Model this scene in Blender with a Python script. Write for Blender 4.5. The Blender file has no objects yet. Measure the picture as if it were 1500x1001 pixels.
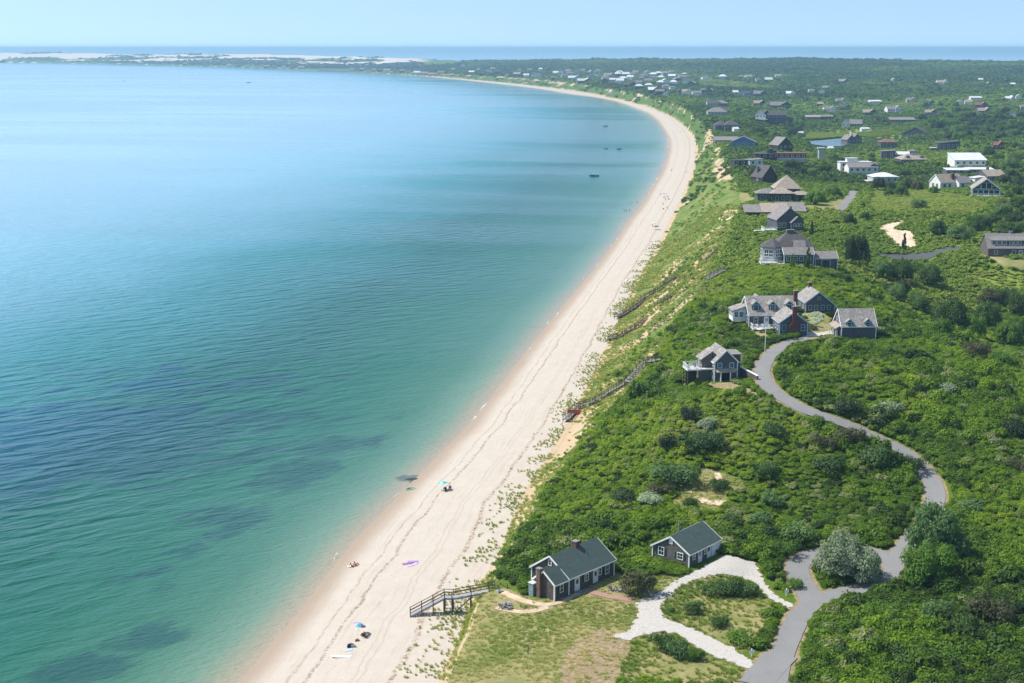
# aerial view of a curving bay beach, bluff, cottages and heath
HAZE_D = 1.0e-4; SKY = (1., .4, 3., .15, .2); SUN_E = 4.4; EXPO = 0.58
import bpy, math, random
import numpy as np
from mathutils import Vector
from mathutils import geometry as mgeo
random.seed(7); RNG = np.random.default_rng(11)
SC = bpy.context.scene; COL = SC.collection
# ------------------------------------------------------------------ camera model (photo 1500 x 1001 px)
F = 2083.3; CH = 88.0; PITCH = math.atan((500.5-70)/F)
CP, SP = math.cos(PITCH), math.sin(PITCH)
def ray(px, py):
    a = (px-750)/F; b = (500.5-py)/F
    return a, CP+b*SP, -SP+b*CP
def P(px, py, z=0.0):
    a, b, c = ray(px, py); t = (z-CH)/c
    return a*t, b*t
def proj(X, Y, Z):
    d = Y*CP-(Z-CH)*SP
    return 750+F*X/d, 500.5-F*(Y*SP+(Z-CH)*CP)/d
cam_d = bpy.data.cameras.new('camera'); cam = bpy.data.objects.new('camera', cam_d); COL.objects.link(cam)
cam_d.sensor_width = 36; cam_d.lens = 50; cam_d.clip_end = 90000; cam_d.clip_start = 1
cam.location = (0, 0, CH); cam.rotation_euler = (math.pi/2-PITCH, 0, 0); SC.camera = cam
# ------------------------------------------------------------------ noise
def _h(ix, iy, seed):
    n = (ix.astype(np.int64)*374761393+iy.astype(np.int64)*668265263+seed*982451653) & 0xffffffff
    n = ((n ^ (n >> 13))*1274126177) & 0xffffffff
    return ((n ^ (n >> 16)) & 0xffff)/65535.0
def vnoise(x, y, seed=0):
    x = np.asarray(x, float); y = np.asarray(y, float)
    ix = np.floor(x); iy = np.floor(y); fx = x-ix; fy = y-iy
    fx = fx*fx*(3-2*fx); fy = fy*fy*(3-2*fy)
    a = _h(ix, iy, seed); b = _h(ix+1, iy, seed); c = _h(ix, iy+1, seed); d = _h(ix+1, iy+1, seed)
    return (a*(1-fx)+b*fx)*(1-fy)+(c*(1-fx)+d*fx)*fy
def fbm(x, y, s, seed=0, oc=4):
    v = 0; amp = 1; tot = 0; f = 1.0/s
    for o in range(oc):
        v = v+amp*vnoise(np.asarray(x)*f+o*17.3, np.asarray(y)*f-o*9.1, seed+o); tot += amp; amp *= .5; f *= 2.03
    return v/tot
def sstep(a, b, x):
    t = np.clip((x-a)/(b-a), 0, 1); return t*t*(3-2*t)
# ------------------------------------------------------------------ coast lines: functions of depth Y
def coast(lst):
    L = sorted([(P(a, b, z)[1], P(a, b, z)[0], z) for a, b, z in lst])
    Y = np.array([l[0] for l in L]); U = np.array([l[1]/l[0] for l in L]); Z = np.array([l[2] for l in L])
    g = np.linspace(math.log(100), math.log(14000), 1400)
    u = np.interp(g, np.log(Y), U); zz = np.interp(g, np.log(Y), Z)
    k = np.hanning(17); k /= k.sum()
    pad = lambda v: np.convolve(np.pad(v, 8, mode='edge'), k, 'valid')
    u = pad(u); zz = pad(zz)
    return (lambda Yq: np.interp(np.log(Yq), g, u)*Yq), (lambda Yq: np.interp(np.log(Yq), g, zz))
SHORE = [(225,1140),(350,1001),(397,945),(440,895),(482,840),(522,790),(562,750),(602,708),(642,668),(682,628),(722,580),(760,530),(790,492),(820,455),(845,425),(870,395),(897,360),(920,325),(938,303),(952,280),(966,258),(974,238),(979,220),(979,207),(974,195),(962,177),(950,167),(925,157),(900,148.3),(870,142.5),(833,138),(800,132),(760,126.7),(700,120),(650,114.5),(600,110.3),(550,107.8),(500,105.6),(467,103.6),(400,101),(333,98.3),(230,96),(133,93.6),(0,91.6),(-150,90)]
TOE = [(560,1140),(645,1001),(660,960),(676,925),(684,895),(697,870),(716,838),(738,800),(750,765),(768,722),(790,690),(812,655),(832,620),(856,575),(875,540),(902,480),(937,405),(965,360),(998,294),(1012,262),(1021,228),(1019,205),(1008,190),(985,172),(950,157),(900,144.5),(840,133),(760,123.5),(700,117.8),(650,113),(600,109.3),(500,104.8),(400,100.4),(333,97.8),(230,95.5),(133,93.2),(0,91.3),(-150,89.8)]
CREST = [(590,1140,4.4),(659,999,4.5),(674,956,4.7),(693,920,5),(701,884,5.2),(722,866,5.3),(737,842,5.8),(752,815,6.5),(770,770,7.5),(795,730,8.5),(835,675,10),(880,630,12.5),(950,540,15.5),(985,490,18),(1020,440,20),(1045,400,22),(1068,345,24),(1085,300,24.5),(1083,262,23.5),(1070,235,22),(1055,212,20),(1040,190,19),(1018,166,18),(985,151,16),(940,137,16),(880,127,16),(820,118,15),(760,113,14),(700,109.5,13),(640,106.5,9),(600,105,6),(500,102,4.5),(400,98.5,4.5),(300,95.5,5),(100,91.5,5),(-150,89,5)]
shoreX, _ = coast([(a, b, 0.0) for a, b in SHORE])
toeX, _ = coast([(a, b, 2.3) for a, b in TOE])
crestX, crestZ = coast(CREST)
# ------------------------------------------------------------------ inland heights: thin plate spline
CT = [(1000,1001,6),(1120,1001,6),(1300,1001,7),(1520,1001,8),(760,1001,5.2),(1000,1140,6),(1500,1140,8),(700,1140,4.8),(850,850,7),(780,900,6),(1010,815,8),(1240,850,7),(1370,860,8),(1520,850,9.5),(1000,700,12.5),(1150,700,12),(1350,720,10),(1520,700,11.5),
(900,680,12.5),(1000,620,17),(1150,600,18.5),(1215,615,17),(1310,655,13.5),(1400,600,16),(1520,620,14),(1055,556,20),(1120,485,22.5),(1180,490,22.5),(1250,490,23),(1350,520,21.5),(1420,560,19.5),(1480,600,17),
(1450,470,9),(1360,432,14),(1530,520,8),(1160,395,26.5),(1090,400,24),(1250,360,23),(1330,378,19),(1480,378,20),(1400,320,26),(1300,290,24),(1430,292,27),(1380,282,26.5),(1145,300,26.5),(1120,262,25),(1160,235,21),(1250,258,17),(1296,270,18.5),(1340,242,13),(1415,252,18),(1460,270,20),
(1387,222,11),(1300,225,9),(1220,212,3),(1230,200,3),(1335,203,7.5),(1262,210,4.5),(1180,208,4.5),(1085,216,19),(1060,190,19),(1140,177,11),(1245,187,7.5),(1330,165,11),(1450,155,18),(1500,200,11),(1600,250,15),(1600,400,14),(1650,700,12)]
CF = [(50,8300,6),(50,9000,34),(130,8800,36),(200,7600,4.5),(200,8800,30),(300,8500,33),(400,8000,28),(400,7000,4.5),(500,7500,24),(560,7000,22),(480,6300,3.6),(560,6150,3.6),(600,5300,6),(600,6600,18),(650,6500,20),(700,5800,26),(700,4600,14),(800,5200,31),(800,3800,15),(900,4800,35),(900,3000,16),(1000,4500,40),(1000,2300,17),(1100,4200,44),(1100,3000,22),(1200,4000,42),(1200,2500,16),(1300,3900,41),(1400,3800,40),(1500,3700,38),(1700,3700,36),(1400,2500,20),(1500,2500,21),(1800,2000,18),(1700,1000,16)]
pts = [(*P(a, b, z), z) for a, b, z in CT]+[((a-750)/F*y, y, z) for a, y, z in CF]
for yy in list(np.exp(np.linspace(math.log(190), math.log(8500), 26))):
    pts.append((float(crestX(yy))+.004*yy, yy, float(crestZ(yy))+.3))
C = np.array(pts); WX = lambda X, Y: np.stack([np.asarray(X)/np.asarray(Y)*2.2, np.log(Y)], -1)
def tphi(A, B):
    r2 = ((A[:, None, :]-B[None])**2).sum(-1)+1e-9
    return .5*r2*np.log(r2)
cw = WX(C[:, 0], C[:, 1]); NC = len(C)
M = np.zeros((NC+3, NC+3)); M[:NC, :NC] = tphi(cw, cw)+np.eye(NC)*2e-3; M[:NC, NC] = 1; M[:NC, NC+1:] = cw; M[NC, :NC] = 1; M[NC+1:, :NC] = cw.T
SOL = np.linalg.solve(M, np.concatenate([C[:, 2], np.zeros(3)]))
def tps(X, Y):
    X = np.ravel(X); Y = np.ravel(Y); out = np.empty(len(X))
    for i in range(0, len(X), 40000):
        w = WX(X[i:i+40000], Y[i:i+40000]); out[i:i+40000] = tphi(w, cw)@SOL[:NC]+SOL[NC]+w@SOL[NC+1:]
    return out
BKp = sorted([((a-750)/F, y) for a, y in [(1900,4100),(1500,4150),(1200,4500),(1000,5000),(800,5700),(700,6500),(600,7400),(400,8900),(0,9700),(-300,9900)]])
BKu = np.array([b[0] for b in BKp]); BKy = np.array([b[1] for b in BKp])
PADS = []; PONDC = None
def hgt(X, Y, pads=True):
    X = np.atleast_1d(np.asarray(X, float)); Y = np.atleast_1d(np.asarray(Y, float)); shp = X.shape
    X = X.ravel(); Y = Y.ravel()
    sx, tx, cx = shoreX(Y), toeX(Y), crestX(Y); cx = np.maximum(cx, tx+2+.0008*Y)
    zi = np.clip(tps(X, Y), 1.5, 60)
    inl = sstep(0, 30, X-cx)
    zi = zi+(fbm(X, Y, 26, 3, 3)-.5)*2.2*inl*sstep(180, 300, Y)*(1-sstep(500, 900, Y))
    zi = zi+(fbm(X, Y, 170, 5, 3)-.5)*11*inl*sstep(420, 1100, Y)
    far = sstep(.0, 1., (Y-BKy[0]*0-np.interp(X/Y, BKu, BKy))/500)
    zi = zi*(1-far)-6*far
    t = np.clip((X-tx)/(cx-tx), 0, 1)
    wob = (fbm(X, Y, 9, 8, 3)-.5)*.5*np.sin(np.pi*t)
    S = np.clip(sstep(0, 1, t)*.6+t*.4+wob*.35, 0, 1)
    bt = (X-sx)/np.maximum(tx-sx, 1)
    zb = np.where(bt < 0, np.maximum(bt*3, -3), 2.3*(1-(1-np.clip(bt, 0, 1))**1.6))
    z = np.where(X < tx, zb, zb+(zi-zb)*S)
    z = np.where(far > .02, np.minimum(z, zi+2), z)
    if pads:
        if PONDC:
            yn = PONDC[1]-95; lim = 2.4+np.maximum(0, yn-Y)*.04+sstep(.019, .034, np.abs(X/Y-PONDC[0]/PONDC[1]))*300+sstep(0, 60, Y-PONDC[1]-60)*300+sstep(220, 300, yn-Y)*300; z = np.minimum(z, lim)
            m = 1-sstep(1., 1.7, np.hypot((X-PONDC[0])/50, (Y-PONDC[1])/115)); z = z*(1-m)+2.2*m
        for (ax, ay, az, r, fo) in PADS:
            m = 1-sstep(r, r+fo, np.hypot(X-ax, Y-ay)); z = z*(1-m)+az*m
    return z.reshape(shp)
def ground(px, py, pads=True):
    a, b, c = ray(px, py)
    t = np.exp(np.linspace(math.log(120), math.log(16000), 900))
    for k in range(4):
        X, Y, Z = a*t, b*t, CH+c*t
        g = hgt(X, Y, pads); i = np.argmax(Z <= np.maximum(g, 0))
        if i == 0: return float(X[-1]), float(Y[-1]), 0.
        t = np.linspace(t[i-1], t[i], 40)
    X, Y = a*t[i], b*t[i]
    return float(X), float(Y), float(max(hgt(X, Y, pads)[0], 0))
def pad(px, py, r, fo, dz=0):
    x, y, z = ground(px, py); PADS.append((x, y, z+dz, r, fo))
def inpoly(x, y, poly):
    p = np.asarray(poly, float); r = np.zeros(np.shape(x), bool); j = len(p)-1
    for i in range(len(p)):
        xi, yi = p[i]; xj, yj = p[j]
        if yi != yj: r ^= ((yi > y) != (yj > y)) & (x < (xj-xi)*(y-yi)/(yj-yi)+xi)
        j = i
    return r
for a in [(845,850,9,5),(1010,815,6,5),(1120,472,9,7),(1195,452,6,5),(1253,486,5,5),(1060,548,5,5),(1160,378,10,8),(1160,326,7,7),(1130,300,9,8),(1148,288,9,9),(1480,372,12,8),(1395,276,9,8),(1435,288,9,8)]: pad(*a)
PONDPX = [(1176,208.5),(1200,205.5),(1227,203),(1254,202.3),(1262,204),(1248,210),(1233,214),(1213,214.5),(1194,212)]
pp = [P(a, b, 3.2) for a, b in PONDPX]
PONDC = (sum(p[0] for p in pp)/len(pp), sum(p[1] for p in pp)/len(pp))
# ------------------------------------------------------------------ materials
def nn(nt, t, **kw):
    nd = nt.nodes.new(t)
    for k, v in kw.items():
        if k in nd.inputs.keys(): nd.inputs[k].default_value = v
        else: setattr(nd, k, v)
    return nd
def newmat(name):
    m = bpy.data.materials.new(name); m.use_nodes = True; nt = m.node_tree; b = nt.nodes['Principled BSDF']
    b.inputs['Specular IOR Level'].default_value = .25
    return m, nt, b
def c4(c): return (c[0], c[1], c[2], 1)
def mixc(nt, fac, a, b, mode='MIX'):
    m = nn(nt, 'ShaderNodeMix', data_type='RGBA', blend_type=mode)
    for s, v in ((0, fac), (6, a), (7, b)):
        if hasattr(v, 'is_linked'): nt.links.new(v, m.inputs[s])
        else: m.inputs[s].default_value = v if s == 0 else c4(v)
    return m.outputs[2]
def math_(nt, op, a, b=None, c=None):
    m = nn(nt, 'ShaderNodeMath', operation=op)
    for i, v in enumerate((a, b, c)):
        if v is None: continue
        if hasattr(v, 'is_linked'): nt.links.new(v, m.inputs[i])
        else: m.inputs[i].default_value = v
    return m.outputs[0]
def ss(nt, a, b, v):
    m = nn(nt, 'ShaderNodeMapRange', interpolation_type='SMOOTHSTEP'); nt.links.new(v, m.inputs[0])
    m.inputs[1].default_value = a; m.inputs[2].default_value = b
    return m.outputs[0]
def coord(nt, scale=(1, 1, 1), kind='Object', rot=0):
    t = nn(nt, 'ShaderNodeTexCoord'); m = nn(nt, 'ShaderNodeMapping'); m.inputs['Scale'].default_value = scale; m.inputs['Rotation'].default_value = (0, 0, rot)
    if kind == 'World':
        src = nn(nt, 'ShaderNodeNewGeometry').outputs['Position']
        if rot:
            m.inputs['Rotation'].default_value = (0, 0, 0); m0 = nn(nt, 'ShaderNodeMapping'); m0.inputs['Rotation'].default_value = (0, 0, rot); nt.links.new(src, m0.inputs[0]); src = m0.outputs[0]
        nt.links.new(src, m.inputs[0])
    else: nt.links.new(t.outputs[kind], m.inputs[0])
    return m.outputs[0]
def noise(nt, vec, s, d=4, r=.55, dist=0):
    t = nn(nt, 'ShaderNodeTexNoise', Scale=s, Detail=d, Roughness=r, Distortion=dist); nt.links.new(vec, t.inputs['Vector']); return t.outputs['Fac']
def attr(nt, name, typ='GEOMETRY'):
    return nn(nt, 'ShaderNodeAttribute', attribute_name=name, attribute_type=typ).outputs['Fac']
MATS = {}
def simple(name, c, c2=None, rough=.8, scale=3., spec=.25, bump=0., lo=.35, hi=.65, metal=0):
    if name in MATS: return MATS[name]
    m, nt, b = newmat(name); b.inputs['Roughness'].default_value = rough; b.inputs['Specular IOR Level'].default_value = spec; b.inputs['Metallic'].default_value = metal
    c2 = c2 or tuple(x*.78 for x in c)
    v = coord(nt); f = noise(nt, v, scale, 5, .65); nt.links.new(mixc(nt, ss(nt, lo, hi, f), c, c2), b.inputs['Base Color'])
    if bump:
        bp = nn(nt, 'ShaderNodeBump', Strength=bump, Distance=.05); nt.links.new(f, bp.inputs['Height']); nt.links.new(bp.outputs[0], b.inputs['Normal'])
    MATS[name] = m; return m
def shingle(name, c, c2, course=.16, width=.22, dark=.55, patch=.5, rough=.85, mort=.012):
    """courses of shingles: brick pattern on object coordinates, pieces varying between two colours"""
    if name in MATS: return MATS[name]
    m, nt, b = newmat(name); b.inputs['Roughness'].default_value = rough
    co = nn(nt, 'ShaderNodeTexCoord'); sp = nn(nt, 'ShaderNodeSeparateXYZ'); nt.links.new(co.outputs['Object'], sp.inputs[0])
    cb = nn(nt, 'ShaderNodeCombineXYZ'); s = math_(nt, 'ADD', sp.outputs[0], math_(nt, 'MULTIPLY', sp.outputs[1], .73)); nt.links.new(s, cb.inputs[0]); nt.links.new(sp.outputs[2], cb.inputs[1])
    br = nn(nt, 'ShaderNodeTexBrick', Scale=1.0); br.inputs['Brick Width'].default_value = width; br.inputs['Row Height'].default_value = course; br.inputs['Mortar Size'].default_value = mort
    br.inputs['Color1'].default_value = c4(c); br.inputs['Color2'].default_value = c4(c2); br.inputs['Mortar'].default_value = c4([x*dark for x in c2]); nt.links.new(cb.outputs[0], br.inputs[0])
    f = noise(nt, coord(nt), .9, 5, .7); v = nn(nt, 'ShaderNodeMapRange'); nt.links.new(f, v.inputs[0]); v.inputs[1].default_value = .3; v.inputs[2].default_value = .7; v.inputs[3].default_value = 1-patch*.5; v.inputs[4].default_value = 1+patch*.5
    o = nn(nt, 'ShaderNodeVectorMath', operation='SCALE'); nt.links.new(br.outputs[0], o.inputs[0]); nt.links.new(v.outputs[0], o.inputs['Scale'])
    nt.links.new(o.outputs[0], b.inputs['Base Color'])
    MATS[name] = m; return m
SH_GREY = shingle('shingle weathered grey', (.16, .145, .135), (.10, .09, .085))
SH_BROWN = shingle('shingle weathered brown', (.130, .112, .098), (.080, .068, .060))
SH_BLUE = shingle('shingle slate grey', (.105, .115, .125), (.075, .082, .092))
SH_DARK = shingle('shingle dark', (.06, .06, .062), (.04, .04, .042))
BRICKB = shingle('brick brown', (.17, .10, .075), (.12, .07, .055), .085, .23, 1.4, .5)
RF_GREEN = shingle('roof green asphalt', (.066, .096, .087), (.055, .083, .075), .18, .9, .8, .2)
RF_CEDAR = shingle('roof weathered cedar', (.33, .315, .295), (.185, .168, .152), .2, .34, .7, .6)
RF_GREY = shingle('roof grey asphalt', (.23, .215, .205), (.17, .16, .155), .18, .6, .75, .3)
RF_DARK = shingle('roof charcoal', (.10, .095, .095), (.07, .068, .07), .18, .6, .75, .4)
RF_TAN = shingle('roof tan', (.34, .29, .24), (.26, .22, .185), .18, .6, .75, .4)
RF_PALE = simple('roof pale metal', (.62, .64, .63), (.5, .52, .52), .45, .4, .4)
RF_RED = shingle('roof red brown', (.22, .12, .09), (.15, .085, .066), .18, .5, .75, .5)
BRICK = shingle('brick red', (.15, .062, .047), (.10, .042, .034), .085, .23, 1.5, .4)
WHITE = simple('paint white', (.78, .78, .76), (.68, .68, .66), .5, 2)
WHITEB = simple('paint white door', (.70, .74, .77), (.62, .66, .70), .5, 2)
TRIMT = simple('paint pale blue trim', (.42, .56, .60), (.34, .48, .53), .55, 2)
SHUT = simple('paint dark green shutter', (.012, .05, .042), (.009, .04, .034), .6, 6)
BLUEW = simple('paint blue wall', (.07, .19, .33), (.055, .155, .28), .7, 1)
PALEW = simple('siding pale grey', (.42, .43, .43), (.34, .35, .36), .75, .6)
WWALL = simple('siding white', (.72, .72, .70), (.6, .6, .59), .7, .6)
REDW = simple('siding red brown', (.15, .055, .042), (.1, .04, .032), .8, 1)
WOOD = simple('timber weathered', (.30, .28, .26), (.19, .175, .16), .85, 7, bump=.2)
WOODD = simple('timber dark', (.15, .115, .085), (.09, .07, .055), .85, 7)
DECKW = simple('deck white boards', (.66, .65, .62), (.5, .49, .47), .7, 5)
STONE = simple('stone grey', (.3, .29, .28), (.18, .175, .17), .9, 5, bump=.4)
METAL = simple('galvanised metal', (.42, .43, .44), (.3, .31, .32), .4, 8, .5, metal=.6)
BOXG = simple('paint grey green', (.22, .30, .29), (.17, .24, .235), .7, 2)
ORANGE = simple('orange fence cloth', (.55, .13, .04), (.4, .09, .03), .8, 9)
def glassm():
    m, nt, b = newmat('window glass'); b.inputs['Base Color'].default_value = (.012, .016, .02, 1); b.inputs['Roughness'].default_value = .08; b.inputs['Specular IOR Level'].default_value = .5
    return m
GLASS = glassm()
# ------------------------------------------------------------------ mesh builder
def tag(o, label=None, cat=None, group=None, kind=None):
    for k, v in (('label', label), ('category', cat), ('group', group), ('kind', kind)):
        if v: o[k] = v
    return o
class MB:
    def __init__(s): s.v = []; s.f = []
    def add(s, v, f):
        o = len(s.v); s.v += [tuple(p) for p in v]; s.f += [tuple(i+o for i in q) for q in f]; return s
    def box(s, x0, x1, y0, y1, z0, z1):
        return s.add([(x0,y0,z0),(x1,y0,z0),(x1,y1,z0),(x0,y1,z0),(x0,y0,z1),(x1,y0,z1),(x1,y1,z1),(x0,y1,z1)], [(3,2,1,0),(4,5,6,7),(0,1,5,4),(1,2,6,5),(2,3,7,6),(3,0,4,7)])
    def bar(s, p, q, w, h=None, up=(0, 0, 1)):
        p = Vector(p); q = Vector(q); d = (q-p).normalized(); up = Vector(up)
        if abs(d.dot(up)) > .98: up = Vector((0, 1, 0))
        a = d.cross(up).normalized()*w/2; b = a.cross(d).normalized()*(h or w)/2
        return s.add([p-a-b, p+a-b, p+a+b, p-a+b, q-a-b, q+a-b, q+a+b, q-a+b], [(3,2,1,0),(4,5,6,7),(0,1,5,4),(1,2,6,5),(2,3,7,6),(3,0,4,7)])
    def cyl(s, p, q, r, r2=None, n=8, cap=True):
        p = Vector(p); q = Vector(q); d = (q-p).normalized(); up = Vector((0, 0, 1)) if abs(d.z) < .95 else Vector((1, 0, 0))
        a = d.cross(up).normalized(); b = a.cross(d); r2 = r if r2 is None else r2
        v = [p+(a*math.cos(6.2832*i/n)+b*math.sin(6.2832*i/n))*r for i in range(n)]+[q+(a*math.cos(6.2832*i/n)+b*math.sin(6.2832*i/n))*r2 for i in range(n)]
        f = [(i, (i+1) % n, n+(i+1) % n, n+i) for i in range(n)]
        if cap: f += [tuple(range(n-1, -1, -1)), tuple(range(n, 2*n))]
        return s.add(v, f)
    def ext(s, sec, r0, r1, axis='x'):
        """section points (t, z) extruded along the ridge axis"""
        k = len(sec); m = (lambda r, t, z: (r, t, z)) if axis == 'x' else (lambda r, t, z: (t, r, z))
        v = [m(r0, t, z) for t, z in sec]+[m(r1, t, z) for t, z in sec]
        return s.add(v, [(i, (i+1) % k, k+(i+1) % k, k+i) for i in range(k)]+[tuple(range(k-1, -1, -1)), tuple(range(k, 2*k))])
    def build(s, name, mat, parent=None, label=None):
        me = bpy.data.meshes.new(name); me.from_pydata(s.v, [], s.f); me.materials.append(mat)
        import bmesh
        if len(s.v) < 5000:
            bm = bmesh.new(); bm.from_mesh(me); bmesh.ops.recalc_face_normals(bm, faces=bm.faces); bm.to_mesh(me); bm.free()
        o = bpy.data.objects.new(name, me); COL.objects.link(o)
        if parent: o.parent = parent
        if label: o['label'] = label
        return o
def empty(name, loc, rz=0, label=None, cat=None, group=None):
    o = bpy.data.objects.new(name, None); COL.objects.link(o); o.location = loc; o.rotation_euler = (0, 0, rz); o.empty_display_size = .5
    return tag(o, label, cat, group)
def dup(root, loc, rz, sc=None, label=None, group=None):
    r = root.copy(); COL.objects.link(r); r.location = loc; r.rotation_euler = (0, 0, rz)
    if sc: r.scale = sc
    if label: r['label'] = label
    if group: r['group'] = group
    for ch in list(root.children):
        c = ch.copy(); COL.objects.link(c); c.parent = r
        for g in list(ch.children):
            d = g.copy(); COL.objects.link(d); d.parent = c
    return r
# ------------------------------------------------------------------ land cover polygons (digitised on the photograph, used on the ground)
def z1(l, ox, oy, s): return [(ox+a/s, oy+b/s) for a, b in l]
MEADOW = [(635,1010),(652,956),(670,920),(684,892),(712,870),(740,862),(790,880),(838,874),(905,838),(935,852),(985,838),(1010,842),(1000,858),(960,880),(935,890),(930,910),(905,935),(925,945),(935,960),(905,1010),(860,1140),(590,1140)]
DRYPATCH = z1([(300,1010),(330,890),(450,800),(560,740),(640,800),(740,830),(700,930),(640,1100),(300,1100)], 750, 740, 4.171)
ISLE = z1([(905,640),(930,590),(1040,490),(1180,440),(1330,425),(1460,470),(1560,560),(1600,610),(1570,700),(1470,880),(1400,900),(1300,850),(1150,780),(1000,720),(930,690)], 750, 740, 4.171)
ISLE2 = z1([(720,830),(850,790),(940,780),(1000,790),(1100,860),(1250,945),(1400,1010),(1500,1100),(640,1100),(690,930)], 750, 740, 4.171)
CLEAR = z1([(880,520),(920,400),(1010,370),(1060,310),(1120,330),(1200,370),(1290,390),(1270,440),(1180,460),(1230,520),(1100,560),(960,545)], 750, 600, 3.75)
VERGEB = [(1030,556),(1046,562),(1076,560),(1090,566),(1108,574),(1118,588),(1095,583),(1065,575),(1045,570)]
LAWNS = [z1([(1050,700),(1200,700),(1330,760),(1500,760),(1500,860),(1250,820),(1130,770)], 1270, 260, 6.257),
         [(1175,452),(1200,455),(1222,470),(1218,490),(1180,492),(1170,478)], [(1100,478),(1125,486),(1128,494),(1112,494),(1098,486)],
         z1([(680,400),(950,350),(1080,330),(1100,360),(1060,420),(760,430)], 1060, 240, 6.255), z1([(0,250),(240,270),(280,310),(290,350),(180,380),(0,380)], 1060, 240, 6.255)]
GRASSY = [z1([(60,80),(640,130),(900,170),(1130,250),(1000,330),(800,330),(560,330),(350,330),(120,330),(0,300)], 1270, 260, 6.257),
          z1([(520,440),(560,405),(900,395),(1000,420),(940,410),(760,425),(680,430),(600,437)], 1000, 60, 3), [(1020,112),(1060,118),(1110,124),(1160,131),(1100,132),(1020,128)],
          [(1400,400),(1500,395),(1500,425),(1440,420)]]
DEADZ = z1([(950,275),(1050,262),(1200,268),(1300,285),(1240,320),(1080,335),(980,320)], 1250, 130, 5.888)
SHELL = z1([(1310,305),(1420,338),(1480,350),(1500,385),(1540,470),(1620,560),(1715,610),(1690,640),(1590,580),(1480,480),(1410,440),(1330,425),(1180,440),(1040,490),(930,590),(905,640),(930,690),(1000,720),(1150,780),(1300,850),(1400,910),(1480,965),(1475,1000),(1400,985),(1250,930),(1100,850),(1000,785),(900,775),(800,800),(700,830),(615,805),(700,770),(770,690),(760,600),(800,570),(850,580),(880,545),(950,495),(1040,445),(1150,392),(1230,345)], 750, 740, 4.171)
BLOWOUT = z1([(100,470),(180,430),(300,402),(340,405),(300,440),(250,480),(330,490),(390,495),(430,560),(455,590),(440,640),(400,650),(330,640),(270,630),(225,560),(190,510)], 1270, 260, 6.257)
PARK = z1([(40,680),(190,715),(350,700),(560,690),(700,650),(880,628),(860,660),(700,700),(560,750),(330,775),(210,745),(120,720)], 1270, 260, 6.257)
FLOWERG = [(1183,462),(1195,458),(1205,462),(1205,470),(1193,476),(1187,472),(1190,466)]
# centre lines (pixels)
def zr(l): return [(1080+a/3.562, 720+b/3.562) for a, b in l]
def zu(l): return [(1100+a/2.945, 420+b/2.945) for a, b in l]
ROADS = [('road', zr([(135,1180),(165,1090),(190,1000),(215,900),(255,800),(290,715),(335,635),(400,575),(470,545)])+zr([(560,530),(650,505),(730,480),(790,445),(815,395),(850,325),(885,285),(940,215),(1000,140),(1022,80)])+zu([(790,945),(800,890),(775,830),(730,770),(670,715),(610,685),(540,655),(450,612),(340,573),(235,538),(150,490),(85,445),(52,400),(48,350),(85,295),(125,260),(180,234),(260,224)]), 3.35),
         ('road', zr([(395,575),(345,490),(310,420),(310,372),(350,345),(430,325),(540,312),(650,310),(740,322),(800,350),(825,385)]), 3.6),
         ('road', zr([(95,1010),(140,950),(190,900),(235,850)]), 4.6),
         ('driveway', [(1060+a/6.255, 240+b/6.255) for a, b in [(1060,440),(1100,385),(1150,325),(1185,275),(1200,250)]], 3.6),
         ('footpath', [(580+a/4.6875, 820+b/4.6875) for a, b in [(735,222),(790,255),(850,282),(960,310),(1050,322),(1110,312),(1160,295),(1200,262),(1270,222)]], .9),
         ('footpath', [(580+a/4.6875, 820+b/4.6875) for a, b in [(690,330),(760,350),(830,365),(920,368),(990,350),(1050,325)]], 1.0),
         ('brick_path', [(750+a/4.171, 740+b/4.171) for a, b in [(445,520),(500,535),(560,555),(640,572),(740,580)]], 1.5)]
RIB = []
def ribbon_pts(px):
    w = [ground(a, b) for a, b in px]
    p = np.array([(a, b) for a, b, _ in w]); seg = np.hypot(*np.diff(p, axis=0).T); s = np.concatenate([[0], np.cumsum(seg)])
    q = np.arange(0, s[-1], .8)
    xy = np.stack([np.interp(q, s, p[:, 0]), np.interp(q, s, p[:, 1])], 1)
    k = np.hanning(13); k /= k.sum()
    for i in (0, 1): xy[:, i] = np.convolve(np.pad(xy[:, i], 6, mode='reflect', reflect_type='odd'), k, 'valid')
    return xy
for nm, px, w in ROADS: RIB.append((nm, ribbon_pts(px), w))
POLYW = {}
def wpoly(px):
    k = id(px)
    if k not in POLYW: POLYW[k] = np.array([ground(a, b)[:2] for a, b in px])
    return POLYW[k]
def ribdist(X, Y, names=None):
    d = np.full(X.shape, 1e9)
    for nm, xy, w in RIB:
        lo = xy.min(0)-8; hi = xy.max(0)+8
        m = np.nonzero((X > lo[0]) & (X < hi[0]) & (Y > lo[1]) & (Y < hi[1]))[0]
        if len(m) == 0: continue
        for j in range(0, len(m), 20000):
            q = m[j:j+20000]
            dd = np.sqrt(((X[q, None]-xy[None, ::2, 0])**2+(Y[q, None]-xy[None, ::2, 1])**2).min(1))-w/2
            d[q] = np.minimum(d[q], dd)
    return d
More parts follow.
